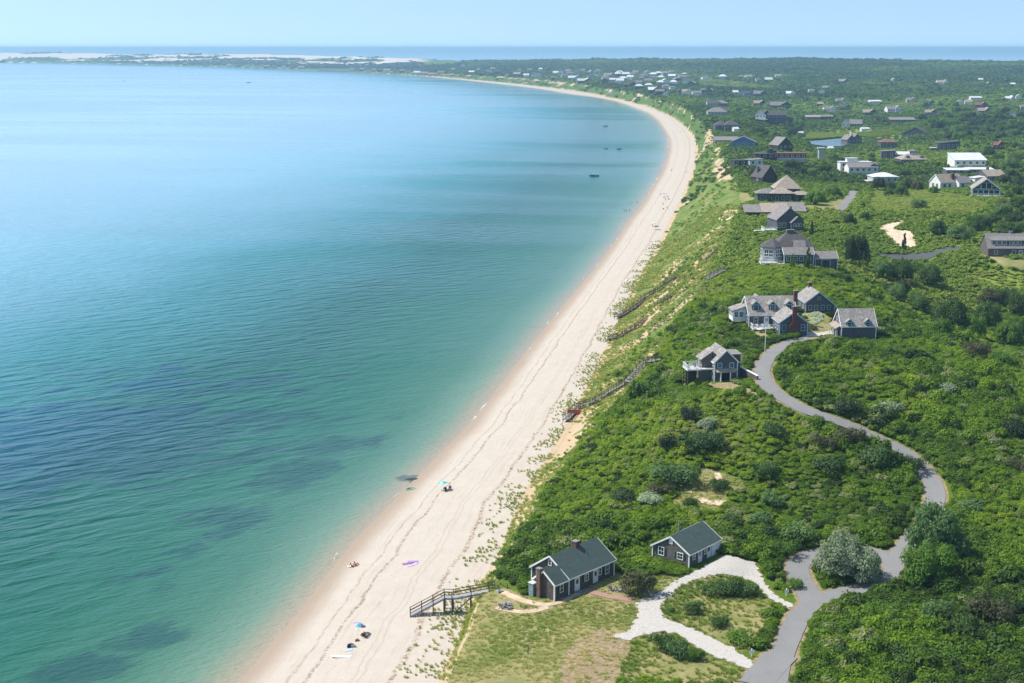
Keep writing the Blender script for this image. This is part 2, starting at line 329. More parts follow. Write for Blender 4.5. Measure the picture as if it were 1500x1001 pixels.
# smooth road bed: pads would be many, so the ribbon follows the land closely
# ------------------------------------------------------------------ land mesh
def grid(us, ys):
    U, Yg = np.meshgrid(us, ys); X = U*Yg; return X, Yg
def gridfaces(ny, nx):
    i = np.arange(ny-1)[:, None]*nx+np.arange(nx-1)[None]
    return np.stack([i, i+1, i+nx+1, i+nx], -1).reshape(-1, 4)
def npmesh(name, V, Fc, mat, attrs=None, smooth=True):
    used = np.unique(Fc); remap = np.full(len(V), -1); remap[used] = np.arange(len(used)); V = V[used]; Fc = remap[Fc]
    me = bpy.data.meshes.new(name); k = Fc.shape[1]
    me.vertices.add(len(V)); me.vertices.foreach_set('co', V.astype(np.float32).ravel())
    me.loops.add(len(Fc)*k); me.loops.foreach_set('vertex_index', Fc.astype(np.int32).ravel())
    me.polygons.add(len(Fc)); me.polygons.foreach_set('loop_start', np.arange(0, len(Fc)*k, k, dtype=np.int32))
    me.update(calc_edges=True)
    if smooth: me.polygons.foreach_set('use_smooth', np.ones(len(Fc), bool))
    for nm, a in (attrs or {}).items():
        at = me.attributes.new(nm, 'FLOAT', 'POINT'); at.data.foreach_set('value', a[used].astype(np.float32))
    me.materials.append(mat); o = bpy.data.objects.new(name, me); COL.objects.link(o); return o
us = np.concatenate([np.linspace(-.62, -.28, 40)[:-1], np.linspace(-.28, .46, 560), np.linspace(.46, .75, 50)[1:]])
ys = np.concatenate([np.exp(np.linspace(math.log(150), math.log(700), 420))[:-1], np.exp(np.linspace(math.log(700), math.log(10400), 360))])
X, Y = grid(us, ys); Z = hgt(X, Y); XF, YF, ZF = X.ravel(), Y.ravel(), Z.ravel()
FX = gridfaces(len(ys), len(us))
sx, tx, cx = shoreX(YF), toeX(YF), crestX(YF)
dsh = (shoreX(YF*1.01)-shoreX(YF*.99))/(YF*.02); perp = 1/np.sqrt(1+dsh**2)
PX, PY = proj(XF, YF, ZF)
bs = (XF-sx)/np.maximum(tx-sx, 1); off = (XF-sx)*perp
tt = np.clip((XF-tx)/np.maximum(cx-tx, 1), 0, 1)
grass = np.zeros(len(XF)); sand = np.zeros(len(XF)); dry = np.zeros(len(XF)); lite = np.zeros(len(XF))
for pl in [MEADOW, ISLE, ISLE2, CLEAR]+LAWNS: grass[inpoly(PX, PY, pl)] = 1
for pl in GRASSY: lite[inpoly(PX, PY, pl)] = 1
dry[inpoly(PX, PY, DRYPATCH)] = 1; dry[inpoly(PX, PY, VERGEB)] = 1
rd = ribdist(XF, YF); dry = np.maximum(dry, (1-sstep(.3, 1.1, rd))*.8); dry[inpoly(PX, PY, SHELL)] = 1
slope = np.sin(np.pi*np.clip(tt, 0, 1))
sandy = sstep(.50, .62, fbm(XF, YF, 14, 21, 4)+.12*(1-tt)+.10*sstep(.62, .8, tt)-.25*sstep(.9, 1, tt))
farb = sstep(420, 620, YF); sfar = sstep(.60, .68, fbm(XF, YF, 30, 23, 4)+.16*sstep(.5, .75, tt)*(1-sstep(.88, .96, tt))-.08)
sand = np.where((tt > 0) & (tt < .98), sandy*(.4+.6*slope)*(1-farb)+sfar*farb, 0); sand[tt < .05] = 1
sand = np.maximum(sand, (YF < 330)*sstep(.55, .75, tt)*(1-sstep(.95, 1, tt))*sstep(.42, .55, fbm(XF, YF, 7, 31, 3)))
dun = sstep(-.03, -.09, XF/YF)*sstep(5600, 6600, YF)
sand = np.maximum(sand, dun*sstep(.44, .54, fbm(XF, YF, 260, 41, 4)+.004*(ZF-15))*sstep(9, 14, ZF))
for (a, b, r) in [(735,995,0),(700,900,0)]: pass
bluff = (tt > 0) & (tt < 1)
landF = (ZF[FX].max(1) > -.9) & (bs[FX].max(1) > -.12-.0*YF[FX].max(1)) & (~((ZF[FX].max(1) < -.5)))
isb = landF & (tt[FX].mean(1) <= .001)
lite = np.maximum(lite, .6*sstep(.52, .64, fbm(XF, YF, 140, 91, 3))*sstep(380, 520, YF)*(1-sstep(1500, 2300, YF)))
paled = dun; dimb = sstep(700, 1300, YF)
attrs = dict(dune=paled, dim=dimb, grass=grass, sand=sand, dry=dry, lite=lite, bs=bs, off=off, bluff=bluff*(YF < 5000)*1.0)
def sand_group(nt, b, vec):
    n1 = noise(nt, vec, .35, 6, .6); n2 = noise(nt, vec, 6., 4, .7)
    base = mixc(nt, n1, (.395, .35, .297), (.51, .465, .405))
    return mixc(nt, math_(nt, 'MULTIPLY', n2, .35), base, (.40, .325, .245))
def mat_beach():
    m, nt, b = newmat('sand beach'); b.inputs['Roughness'].default_value = .95; v = coord(nt, kind='World')
    col = sand_group(nt, b, v); bsn = attr(nt, 'bs'); of = attr(nt, 'off')
    wv = math_(nt, 'MULTIPLY', math_(nt, 'SUBTRACT', noise(nt, v, .06, 3, .6), .5), .11)
    wv2 = math_(nt, 'MULTIPLY', math_(nt, 'SUBTRACT', noise(nt, v, .5, 3, .6), .5), .03)
    s = math_(nt, 'ADD', math_(nt, 'ADD', bsn, wv), wv2)
    cb = nn(nt, 'ShaderNodeCombineXYZ'); nt.links.new(math_(nt, 'MULTIPLY', s, 30.), cb.inputs[0]); sy = nn(nt, 'ShaderNodeSeparateXYZ'); nt.links.new(v, sy.inputs[0]); nt.links.new(math_(nt, 'MULTIPLY', sy.outputs[1], .05), cb.inputs[1])
    stk = noise(nt, cb.outputs[0], 1., 5, .7); col = mixc(nt, math_(nt, 'MULTIPLY', ss(nt, .5, .75, stk), .5), col, (.31, .26, .205))
    wet = math_(nt, 'SUBTRACT', 1., ss(nt, .5, 5.5, math_(nt, 'ADD', of, math_(nt, 'MULTIPLY', wv, 18.))))
    col = mixc(nt, math_(nt, 'MULTIPLY', wet, .85), col, (.28, .215, .155))
    clump = noise(nt, v, 1.6, 5, .75); fine = noise(nt, v, 5., 3, .8); mid = noise(nt, v, .12, 2, .5)
    for (c, w, st, colr, th) in [(.25, .009, .6, (.25, .19, .135), .42), (.34, .012, .8, (.20, .15, .105), .43), (.44, .03, .5, (.27, .21, .155), .55), (.52, .045, .6, (.25, .195, .145), .58), (.575, .006, .5, (.34, .285, .225), .3), (.61, .006, .5, (.34, .285, .225), .3), (.68, .05, .4, (.28, .22, .15), .58), (.765, .016, .95, (.22, .145, .085), .45)]:
        d = math_(nt, 'ABSOLUTE', math_(nt, 'SUBTRACT', s, c)); f = math_(nt, 'SUBTRACT', 1., ss(nt, w*.4, w*1.3, d))
        f = math_(nt, 'MULTIPLY', math_(nt, 'MULTIPLY', f, ss(nt, th, th+.12, clump)), st)
        col = mixc(nt, f, col, colr)
    sp = math_(nt, 'MULTIPLY', ss(nt, .72, .78, fine), math_(nt, 'MULTIPLY', ss(nt, .55, .8, s), .5)); col = mixc(nt, sp, col, (.16, .12, .07))
    nt.links.new(col, b.inputs['Base Color'])
    bp = nn(nt, 'ShaderNodeBump', Strength=.5, Distance=.15); nt.links.new(noise(nt, v, 1.3, 6, .65), bp.inputs['Height']); nt.links.new(bp.outputs[0], b.inputs['Normal'])
    return m
def mat_ground():
    m, nt, b = newmat('heath ground'); b.inputs['Roughness'].default_value = 1.; b.inputs['Specular IOR Level'].default_value = .05; v = coord(nt, kind='World')
    n1 = noise(nt, v, .15, 6, .65); n2 = noise(nt, v, 1.8, 6, .75); n3 = noise(nt, v, .03, 4, .6)
    soil = mixc(nt, n2, (.055, .10, .012), (.12, .18, .022))
    litec = mixc(nt, n2, (.13, .20, .03), (.21, .28, .05))
    col = mixc(nt, attr(nt, 'lite'), soil, litec)
    gr = mixc(nt, ss(nt, .36, .62, n1), (.17, .19, .06), (.31, .27, .13)); gr = mixc(nt, ss(nt, .5, .75, n2), gr, (.12, .165, .04))
    col = mixc(nt, attr(nt, 'grass'), col, gr)
    slopec = mixc(nt, ss(nt, .42, .66, n1), (.105, .17, .033), (.26, .245, .095)); slopec = mixc(nt, ss(nt, .45, .66, n2), slopec, (.06, .11, .022))
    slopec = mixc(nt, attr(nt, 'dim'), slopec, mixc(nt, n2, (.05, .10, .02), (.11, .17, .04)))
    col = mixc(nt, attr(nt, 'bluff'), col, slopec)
    dr = mixc(nt, ss(nt, .35, .6, n2), (.36, .285, .175), (.21, .165, .09)); dr = mixc(nt, ss(nt, .62, .75, noise(nt, v, 2.6, 4, .8)), dr, (.12, .14, .05))
    fd = math_(nt, 'ADD', attr(nt, 'dry'), math_(nt, 'MULTIPLY', math_(nt, 'SUBTRACT', n1, .5), .8)); col = mixc(nt, ss(nt, .3, .7, fd), col, dr)
    sd = mixc(nt, noise(nt, v, .5, 5, .6), (.36, .265, .165), (.49, .385, .265))
    sd = mixc(nt, attr(nt, 'dune'), sd, (.60, .53, .45))
    fs = math_(nt, 'ADD', attr(nt, 'sand'), math_(nt, 'MULTIPLY', math_(nt, 'SUBTRACT', n2, .5), .9)); col = mixc(nt, ss(nt, .35, .6, fs), col, sd)
    nt.links.new(col, b.inputs['Base Color'])
    bp = nn(nt, 'ShaderNodeBump', Strength=.6, Distance=.4); nt.links.new(n2, bp.inputs['Height']); nt.links.new(bp.outputs[0], b.inputs['Normal'])
    return m
VV = np.stack([XF, YF, ZF], 1)
tag(npmesh('beach', VV, FX[isb], mat_beach(), attrs), 'pale sand beach with wrack lines curving along the bay', kind='structure')
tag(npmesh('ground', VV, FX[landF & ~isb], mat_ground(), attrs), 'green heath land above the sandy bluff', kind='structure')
# ------------------------------------------------------------------ sea
WEED = [(40,655,60,38,1.),(150,625,55,30,.9),(290,560,60,30,.6),(30,735,40,14,.5),(430,690,14,20,.75),(330,760,12,16,.7),(210,850,10,10,.6),(200,930,12,9,.66),(120,985,14,9,.66),(480,530,60,22,.45),(700,340,70,60,.45),(600,395,70,30,.4),(780,300,60,60,.4),(780,480,14,40,.3),(650,520,20,25,.45),(560,600,14,16,.55),(500,650,12,14,.7),(606,701,4,3,.9),(270,800,12,10,.5),(820,330,50,70,.35),(100,1060,16,10,.7)]
def build_sea():
    us = np.concatenate([np.linspace(-1.3, -.45, 50)[:-1], np.linspace(-.45, .2, 420), np.linspace(.2, 1.3, 60)[1:]])
    ys = np.concatenate([np.exp(np.linspace(math.log(90), math.log(3000), 420))[:-1], np.exp(np.linspace(math.log(3000), math.log(30500), 60))])
    X, Y = grid(us, ys); X, Y = X.ravel(), Y.ravel(); Yc = np.clip(Y, 100, 14000)
    sx = shoreX(Yc); dsh = (shoreX(Yc*1.01)-shoreX(Yc*.99))/(Yc*.02)
    off = np.where(Y < 9900, (sx-X)/np.sqrt(1+dsh**2), 900)
    off = np.where((X > crestX(Yc)) & (Y > 3300), 900, off)
    weed = np.zeros(len(X))
    for a, b, rx, ry, s in WEED:
        wx, wy = P(a, b); d = ((X-wx)/rx)**2+((Y-wy)/ry)**2
        weed = np.maximum(weed, s*np.exp(-d*.8))
    Fc = gridfaces(len(ys), len(us)); keep = (off[Fc].max(1) > -9)
    m, nt, b = newmat('sea water'); v = coord(nt, kind='World')
    of = attr(nt, 'off'); n1 = noise(nt, v, .012, 4, .6); n2 = noise(nt, coord(nt, (.05, .11, .1), 'World', -.9), 1., 6, .72)
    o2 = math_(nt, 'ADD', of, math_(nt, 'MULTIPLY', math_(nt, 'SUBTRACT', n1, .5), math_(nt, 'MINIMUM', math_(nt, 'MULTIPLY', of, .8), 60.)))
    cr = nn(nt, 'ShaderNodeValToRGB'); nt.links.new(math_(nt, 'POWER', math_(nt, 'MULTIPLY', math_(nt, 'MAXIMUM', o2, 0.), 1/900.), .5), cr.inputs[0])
    E = cr.color_ramp.elements; st = [(0, (.36, .28, .20)), (.05, (.26, .25, .17)), (.085, (.12, .215, .145)), (.13, (.045, .145, .09)), (.2, (.010, .105, .062)), (.29, (.003, .085, .066)), (.39, (.022, .17, .19)), (.46, (.09, .265, .34)), (.56, (.18, .37, .475)), (.72, (.26, .43, .55))]  # near stops follow depth; outer stops paled to stand in for reflected sky
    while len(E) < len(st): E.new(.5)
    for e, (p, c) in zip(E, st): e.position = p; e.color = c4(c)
    wf = math_(nt, 'MULTIPLY', attr(nt, 'weed'), 1.45); wf = ss(nt, .42, .8, math_(nt, 'ADD', wf, math_(nt, 'MULTIPLY', math_(nt, 'SUBTRACT', n2, .58), 2.6)))
    deep = ss(nt, 30., 130., of)
    wcol = mixc(nt, deep, (.003, .042, .046), (.002, .058, .145))
    col = mixc(nt, math_(nt, 'MULTIPLY', wf, .62), cr.outputs[0], wcol)
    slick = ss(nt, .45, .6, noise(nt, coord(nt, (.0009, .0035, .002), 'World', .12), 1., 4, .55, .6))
    col = mixc(nt, math_(nt, 'MULTIPLY', math_(nt, 'MULTIPLY', slick, ss(nt, 220., 800., of)), .2), col, (.44, .60, .72))  # stronger sky reflection of the slicks, painted as a paler water colour
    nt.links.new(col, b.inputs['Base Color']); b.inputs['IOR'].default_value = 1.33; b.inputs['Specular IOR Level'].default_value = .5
    mr = nn(nt, 'ShaderNodeMapRange'); nt.links.new(slick, mr.inputs[0]); mr.inputs[3].default_value = .12; mr.inputs[4].default_value = .3; nt.links.new(mr.outputs[0], b.inputs['Roughness'])
    w1 = noise(nt, coord(nt, (.10, .27, .2), 'World', -.62), 1., 2, .5, .3); w2 = noise(nt, coord(nt, (.5, 1.1, .6), 'World', -.5), 1., 4, .6)
    amp = ss(nt, 2., 90., of)
    h = math_(nt, 'ADD', math_(nt, 'MULTIPLY', w1, math_(nt, 'ADD', math_(nt, 'MULTIPLY', amp, 2.6), .2)), math_(nt, 'MULTIPLY', w2, .40))
    h = math_(nt, 'MULTIPLY', h, math_(nt, 'SUBTRACT', 1., math_(nt, 'MULTIPLY', attr(nt, 'calm'), .78)))
    bp = nn(nt, 'ShaderNodeBump', Strength=1., Distance=1.); nt.links.new(h, bp.inputs['Height']); nt.links.new(bp.outputs[0], b.inputs['Normal'])
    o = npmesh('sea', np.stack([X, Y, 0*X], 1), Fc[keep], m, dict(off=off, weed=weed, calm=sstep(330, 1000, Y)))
    tag(o, 'turquoise bay water fading to pale blue at the horizon', kind='structure')
build_sea()
def build_foam():
    """thin broken swash line that follows the water's edge"""
    mb = MB(); yy = np.concatenate([np.arange(150, 420, .5), np.arange(420, 1500, 1.2)]); x = shoreX(yy)
    p = np.stack([x+(fbm(yy, yy*0, 14, 93, 3)-.5)*2.4-.3, yy], 1); t = np.gradient(p, axis=0); t /= np.hypot(*t.T)[:, None]; nr = np.stack([-t[:, 1], t[:, 0]], 1)
    hw = np.clip((fbm(yy, yy*0+3, 8, 95, 4)-.62)*4.2, 0, 1)*(.08+.34*fbm(yy, yy*0+7, 1.6, 97, 2))*(1+yy/900)
    for i in range(len(yy)-1):
        if hw[i] > .02 or hw[i+1] > .02:
            a, b = p[i], p[i+1]; z = .05
            q = [(*(a-nr[i]*hw[i]), z), (*(a+nr[i]*hw[i]*.6), z), (*(b+nr[i+1]*hw[i+1]*.6), z), (*(b-nr[i+1]*hw[i+1]), z)]
            mb.add(q, [(0, 1, 2, 3)])
    tag(mb.build('surf_foam', simple('foam', (.72, .74, .74), (.5, .55, .54), .8, 3)), 'thin broken white foam line at the water edge', kind='stuff')
build_foam()
# ------------------------------------------------------------------ sheets and ribbons laid on the ground
def sheet(name, px, mat, dz, label, step=1.0, z=None, rough=.25, kind='structure'):
    p = wpoly(px) if z is None else np.array([P(a, b, z) for a, b in px])
    q = []
    for i in range(len(p)):
        a, b = p[i], p[(i+1) % len(p)]; L = np.hypot(*(b-a)); k = max(1, int(L/step))
        for j in range(k):
            t = j/k; c = a+(b-a)*t; q.append(c+RNG.uniform(-1, 1, 2)*rough*min(1, step))
    q = np.array(q); nb = len(q); lo = q.min(0); hi = q.max(0)
    gx, gy = np.meshgrid(np.arange(lo[0], hi[0], step), np.arange(lo[1], hi[1], step)); g = np.stack([gx.ravel(), gy.ravel()], 1)
    g = g[inpoly(g[:, 0], g[:, 1], q)]
    if len(g): g = g[np.array([np.min((q[:, 0]-a)**2+(q[:, 1]-b)**2) > (step*.5)**2 for a, b in g])]
    allp = [Vector(v) for v in np.concatenate([q, g])] if len(g) else [Vector(v) for v in q]
    vs, es, fs, *_ = mgeo.delaunay_2d_cdt(allp, [], [list(range(nb))], 1, 1e-4)
    vx = np.array([v[:] for v in vs]); zz = hgt(vx[:, 0], vx[:, 1])+dz if z is None else np.full(len(vx), z)
    mb = MB(); mb.add(np.column_stack([vx, zz]).tolist(), [tuple(f) for f in fs]); o = mb.build(name, mat); o.data.polygons.foreach_set('use_smooth', np.ones(len(o.data.polygons), bool))
    return tag(o, label, kind=kind)
def mat_asphalt(name, c1, c2):
    m, nt, b = newmat(name); b.inputs['Roughness'].default_value = .9; v = coord(nt, kind='World')
    n1 = noise(nt, v, .25, 5, .6); n2 = noise(nt, v, 9, 3, .8)
    col = mixc(nt, n1, c1, c2); col = mixc(nt, math_(nt, 'MULTIPLY', n2, .3), col, tuple(x*.6 for x in c1))
    crk = ss(nt, .0, .012, math_(nt, 'ABSOLUTE', math_(nt, 'SUBTRACT', noise(nt, v, .35, 3, .6, 1.), .5))); col = mixc(nt, math_(nt, 'SUBTRACT', .35, math_(nt, 'MULTIPLY', crk, .35)), col, tuple(x*.5 for x in c1))
    nt.links.new(col, b.inputs['Base Color']); return m
ASPH = mat_asphalt('asphalt', (.185, .184, .182), (.25, .248, .243)); ASPHD = mat_asphalt('asphalt new', (.075, .08, .09), (.10, .105, .115))
SHELLM = simple('crushed shell', (.45, .425, .39), (.27, .245, .205), .95, 3.4, bump=.4, lo=.45, hi=.75)
SANDP = simple('sand path', (.52, .42, .29), (.38, .31, .20), .95, .9); BRICKP = simple('brick path', (.36, .22, .17), (.26, .17, .125), .9, 3)
SANDB = simple('sand bare', (.66, .53, .39), (.50, .38, .27), .95, .4); POOL = None
def ribbon(name, xy, w, mat, dz, label):
    t = np.gradient(xy, axis=0); t /= np.hypot(t[:, 0], t[:, 1])[:, None]; nr = np.stack([-t[:, 1], t[:, 0]], 1); k = 7
    vs = []; ofs = np.linspace(-.5, .5, k)
    ws = w; wl = 1+(.3/w)*(fbm(xy[:, 0], xy[:, 1], 2.2, 77, 4)-.5)*2; wr = 1+(.3/w)*(fbm(xy[:, 0]+50, xy[:, 1], 2.2, 79, 4)-.5)*2; ws = np.where(ofs[None, :] < 0, wl[:, None], wr[:, None])*w
    Pn = xy[:, None, :]+nr[:, None, :]*(ofs[None, :, None]*ws[:, :, None])
    zz = hgt(Pn[..., 0], Pn[..., 1])+dz
    zz = np.maximum(zz, zz.max(1)[:, None]-.35)
    V = np.concatenate([Pn, zz[..., None]], -1).reshape(-1, 3)
    o = npmesh(name, V, gridfaces(len(xy), k), mat); return tag(o, label, kind='structure')
LAB = ['grey asphalt road winding up through the heath', 'grey asphalt turning loop round the silvery tree', 'asphalt apron where the shell drive meets the road', 'grey driveway climbing between the shrubs to the upper houses', 'trodden sand path from stairs to green roofed cottage', 'short sand path through the meadow to the chairs', 'pinkish brick path beside the cottage']
for i, (nm, xy, w) in enumerate(RIB):
    ribbon(nm, xy, w, {'road': ASPH, 'driveway': ASPH, 'footpath': SANDP, 'brick_path': BRICKP}[nm], [.10, .075, .125, .1, .05, .06, .06][i], LAB[i])
sheet('gravel_drive', SHELL, SHELLM, .06, 'white crushed shell drive forking to the two cottages', .45, rough=.85)
sheet('parking_area', PARK, ASPHD, .12, 'dark asphalt parking area below the sand blowout', 2.)
sheet('sand_patch', BLOWOUT, SANDB, .15, 'bare sand blowout on the green hillside', 2., rough=1.)
for pl in [z1([(1030,490),(1060,485),(1110,500),(1170,500),(1220,520),(1180,535),(1100,530),(1040,520)], 750, 600, 3.75), z1([(1112,350),(1140,352),(1165,380),(1150,400),(1130,385)], 750, 600, 3.75), z1([(960,452),(1000,450),(995,460),(965,460)], 750, 600, 3.75)]:
    sheet('sand_patch', pl, SANDB, .08, 'small bare sand patch in the clearing', .7, rough=.5)
sheet('sand_patch', z1([(0,440),(110,430),(180,440),(120,480),(30,520),(-40,510)], 1060, 240, 6.255), SANDB, .12, 'bare sand on the bluff top beside the low roofed house', 1.5, rough=.7)
sheet('terrace', [(1166,490),(1180,486),(1200,488),(1217,484),(1222,490),(1200,493),(1180,494)], simple('stone paving', (.5, .47, .42), (.38, .36, .32), .9, 1.2), .06, 'pale stone paving beside the big cottage', 1.)
def mat_pond(name='pond water', c=(.10, .16, .21)):
    m, nt, b = newmat(name); b.inputs['Base Color'].default_value = c4(c); b.inputs['Roughness'].default_value = .12; b.inputs['Specular IOR Level'].default_value = .5; b.inputs['IOR'].default_value = 1.33
    bp = nn(nt, 'ShaderNodeBump', Strength=.4, Distance=.3); nt.links.new(noise(nt, coord(nt, kind='World'), .8, 3), bp.inputs['Height']); nt.links.new(bp.outputs[0], b.inputs['Normal']); return m
PM = mat_pond()
sheet('pond', PONDPX, PM, 0, 'small grey blue pond among reeds and houses', 12, z=3.3, rough=1.5)
sheet('lagoon', [(500,99.2),(520,98.2),(560,97.9),(600,97.9),(612,98.6),(600,99.6),(560,100.3),(520,100.4)], mat_pond('lagoon water', (.2, .3, .38)), 0, 'pale lagoon strip behind the far beach', 120, z=5.0)
# ------------------------------------------------------------------ foliage
def leaf_mat(name, stops, rnd='tint', typ='INSTANCER', trans=.35, hue=.0):
    m, nt, b = newmat(name); b.inputs['Roughness'].default_value = .6; b.inputs['Specular IOR Level'].default_value = .22
    fac = nn(nt, 'ShaderNodeObjectInfo').outputs['Random'] if rnd == 'random' else attr(nt, rnd, typ)
    lv = nn(nt, 'ShaderNodeNewGeometry').outputs['Random Per Island']
    fac = math_(nt, 'ADD', fac, math_(nt, 'MULTIPLY', math_(nt, 'SUBTRACT', lv, .5), .22))
    cr = nn(nt, 'ShaderNodeValToRGB'); nt.links.new(fac, cr.inputs[0]); E = cr.color_ramp.elements
    while len(E) < len(stops): E.new(.5)
    for e, (p, c) in zip(E, stops): e.position = p; e.color = c4(c)
    nt.links.new(cr.outputs[0], b.inputs['Base Color'])
    tr = nn(nt, 'ShaderNodeBsdfTranslucent'); br = nn(nt, 'ShaderNodeBrightContrast'); nt.links.new(cr.outputs[0], br.inputs[0]); br.inputs[1].default_value = .0
    sc = nn(nt, 'ShaderNodeMix', data_type='RGBA', blend_type='MULTIPLY'); sc.inputs[0].default_value = 1; nt.links.new(cr.outputs[0], sc.inputs[6]); sc.inputs[7].default_value = (1.5, 1.6, .6, 1); nt.links.new(sc.outputs[2], tr.inputs[0])
    mx = nn(nt, 'ShaderNodeMixShader'); mx.inputs[0].default_value = trans; nt.links.new(b.outputs[0], mx.inputs[1]); nt.links.new(tr.outputs[0], mx.inputs[2])
    nt.links.new(mx.outputs[0], nt.nodes['Material Output'].inputs[0]); return m
SHRUBM = leaf_mat('heath shrub leaves', [(0, (.019, .040, .009)), (.17, (.040, .080, .010)), (.36, (.080, .150, .010)), (.58, (.128, .222, .011)), (.78, (.205, .30, .015)), (.88, (.30, .35, .025)), (1, (.19, .225, .12))])
FARM = leaf_mat('woodland leaves', [(0, (.030, .055, .022)), (.3, (.052, .098, .019)), (.55, (.094, .164, .020)), (.8, (.165, .245, .027)), (1, (.23, .28, .05))], trans=.25)
GRASSM = leaf_mat('beach grass blades', [(0, (.14, .22, .038)), (.4, (.24, .30, .065)), (.75, (.40, .38, .15)), (1, (.58, .49, .28))], trans=.4)
def leaves(n, lobes, size, seed, flat=.0, up=.55, core=False, elong=1.5):
    """leaf quads spread through the outer shell of several lobes (x, y, z, r)"""
    g = np.random.default_rng(seed); L = np.array(lobes, float); w = L[:, 3]**2; k = g.choice(len(L), n, p=w/w.sum())
    d = g.normal(size=(n, 3)); d[:, 2] = np.abs(d[:, 2])*.9+d[:, 2]*.1-.12; d /= np.linalg.norm(d, axis=1)[:, None]
    rr = L[k, 3]*(1-.38*g.random(n)**2)*(1+.12*g.normal(size=n))
    p = L[k, :3]+d*rr[:, None]*np.array([1, 1, .85])
    p[:, 2] = np.maximum(p[:, 2], .02)
    nrm = d*1.0+g.normal(size=(n, 3))*.42+np.array([0, 0, up]); nrm /= np.linalg.norm(nrm, axis=1)[:, None]
    t = np.cross(nrm, g.normal(size=(n, 3))); t /= np.linalg.norm(t, axis=1)[:, None]; bt = np.cross(nrm, t)
    s = size*(.6+.8*g.random(n))[:, None]
    V = np.stack([p-t*s*elong*.5, p-bt*s*.5+nrm*s*.08, p+t*s*elong*.5, p+bt*s*.5+nrm*s*.08], 1).reshape(-1, 3)
    return V, np.arange(4*n).reshape(-1, 4)
def lobes_bush(seed, k=9, r=.42, spread=.62, h=.42):
    g = np.random.default_rng(seed); out = [(0, 0, h*.75, .55)]
    for i in range(k):
        a = 6.283*i/k+g.normal()*.4; q = spread*(.55+.5*g.random()); out.append((q*math.cos(a), q*math.sin(a), h*(.35+.85*g.random()), r*(.6+.6*g.random())))
    return out
def protomesh(name, V, Fc, mat):
    o = npmesh(name, V, Fc, mat, smooth=False); COL.objects.unlink(o); return o
BUSHP = [protomesh('bush_form', *leaves(680, lobes_bush(s, 8, .46, .55, .5), .135, s), SHRUBM) for s in range(8)]
FARP = [protomesh('clump_form', *leaves(110, lobes_bush(50+s, 7, .45, .6, .6), .34, 50+s), FARM) for s in range(5)]
def tuftmesh(seed, n=46):
    g = np.random.default_rng(seed); V = []
    for i in range(n):
        a = g.random()*6.283; r = .35*g.random()**.6; x, y = r*math.cos(a), r*math.sin(a); lean = .35*g.random(); h = .5+.5*g.random(); b = a+g.normal()*.6; wd = .035
        tx, ty = -math.sin(b)*wd, math.cos(b)*wd; mx, my = x+math.cos(b)*lean*.4, y+math.sin(b)*lean*.4; ex, ey = x+math.cos(b)*lean*1.3, y+math.sin(b)*lean*1.3
        V += [(x-tx, y-ty, 0), (x+tx, y+ty, 0), (mx+tx, my+ty, h*.6), (mx-tx, my-ty, h*.6), (mx-tx, my-ty, h*.6), (mx+tx, my+ty, h*.6), (ex+tx*.3, ey+ty*.3, h), (ex-tx*.3, ey-ty*.3, h)]
    return np.array(V), np.arange(len(V)).reshape(-1, 4)
TUFTP = [protomesh('tuft_form', *tuftmesh(s), GRASSM) for s in range(4)]
def scatter(name, pts, rot, scl, idx, tint, protos, label):
    me = bpy.data.meshes.new(name); n = len(pts); me.vertices.add(n); me.vertices.foreach_set('co', np.asarray(pts, np.float32).ravel())
    for nm, a in (('rz', rot), ('tint', tint)):
        at = me.attributes.new(nm, 'FLOAT', 'POINT'); at.data.foreach_set('value', np.asarray(a, np.float32))
    at = me.attributes.new('scl', 'FLOAT_VECTOR', 'POINT'); at.data.foreach_set('vector', np.asarray(scl, np.float32).ravel())
    at = me.attributes.new('idx', 'INT', 'POINT'); at.data.foreach_set('value', np.asarray(idx, np.int32))
    o = bpy.data.objects.new(name, me); COL.objects.link(o); me.materials.append(protos[0].data.materials[0])
    ng = bpy.data.node_groups.new(name, 'GeometryNodeTree'); ng.interface.new_socket('Geometry', in_out='INPUT', socket_type='NodeSocketGeometry'); ng.interface.new_socket('Geometry', in_out='OUTPUT', socket_type='NodeSocketGeometry')
    N = ng.nodes; L = ng.links; gi = N.new('NodeGroupInput'); go = N.new('NodeGroupOutput'); jn = N.new('GeometryNodeJoinGeometry')
    def na(nm, t):
        a = N.new('GeometryNodeInputNamedAttribute'); a.data_type = t; a.inputs[0].default_value = nm; return a.outputs[0]
    rz, sv, ix = na('rz', 'FLOAT'), na('scl', 'FLOAT_VECTOR'), na('idx', 'INT'); cb = N.new('ShaderNodeCombineXYZ'); L.new(rz, cb.inputs[2])
    for k, p in enumerate(protos):
        oi = N.new('GeometryNodeObjectInfo'); oi.inputs['Object'].default_value = p; oi.inputs['As Instance'].default_value = False
        cp = N.new('FunctionNodeCompare'); cp.data_type = 'INT'; cp.operation = 'EQUAL'; L.new(ix, cp.inputs[2]); cp.inputs[3].default_value = k
        ip = N.new('GeometryNodeInstanceOnPoints'); L.new(gi.outputs[0], ip.inputs['Points']); L.new(cp.outputs[0], ip.inputs['Selection']); L.new(oi.outputs['Geometry'], ip.inputs['Instance'])
        L.new(cb.outputs[0], ip.inputs['Rotation']); L.new(sv, ip.inputs['Scale']); L.new(ip.outputs[0], jn.inputs[0])
    L.new(jn.outputs[0], go.inputs[0]); o.modifiers.new('scatter', 'NODES').node_group = ng
    return tag(o, label, kind='stuff')
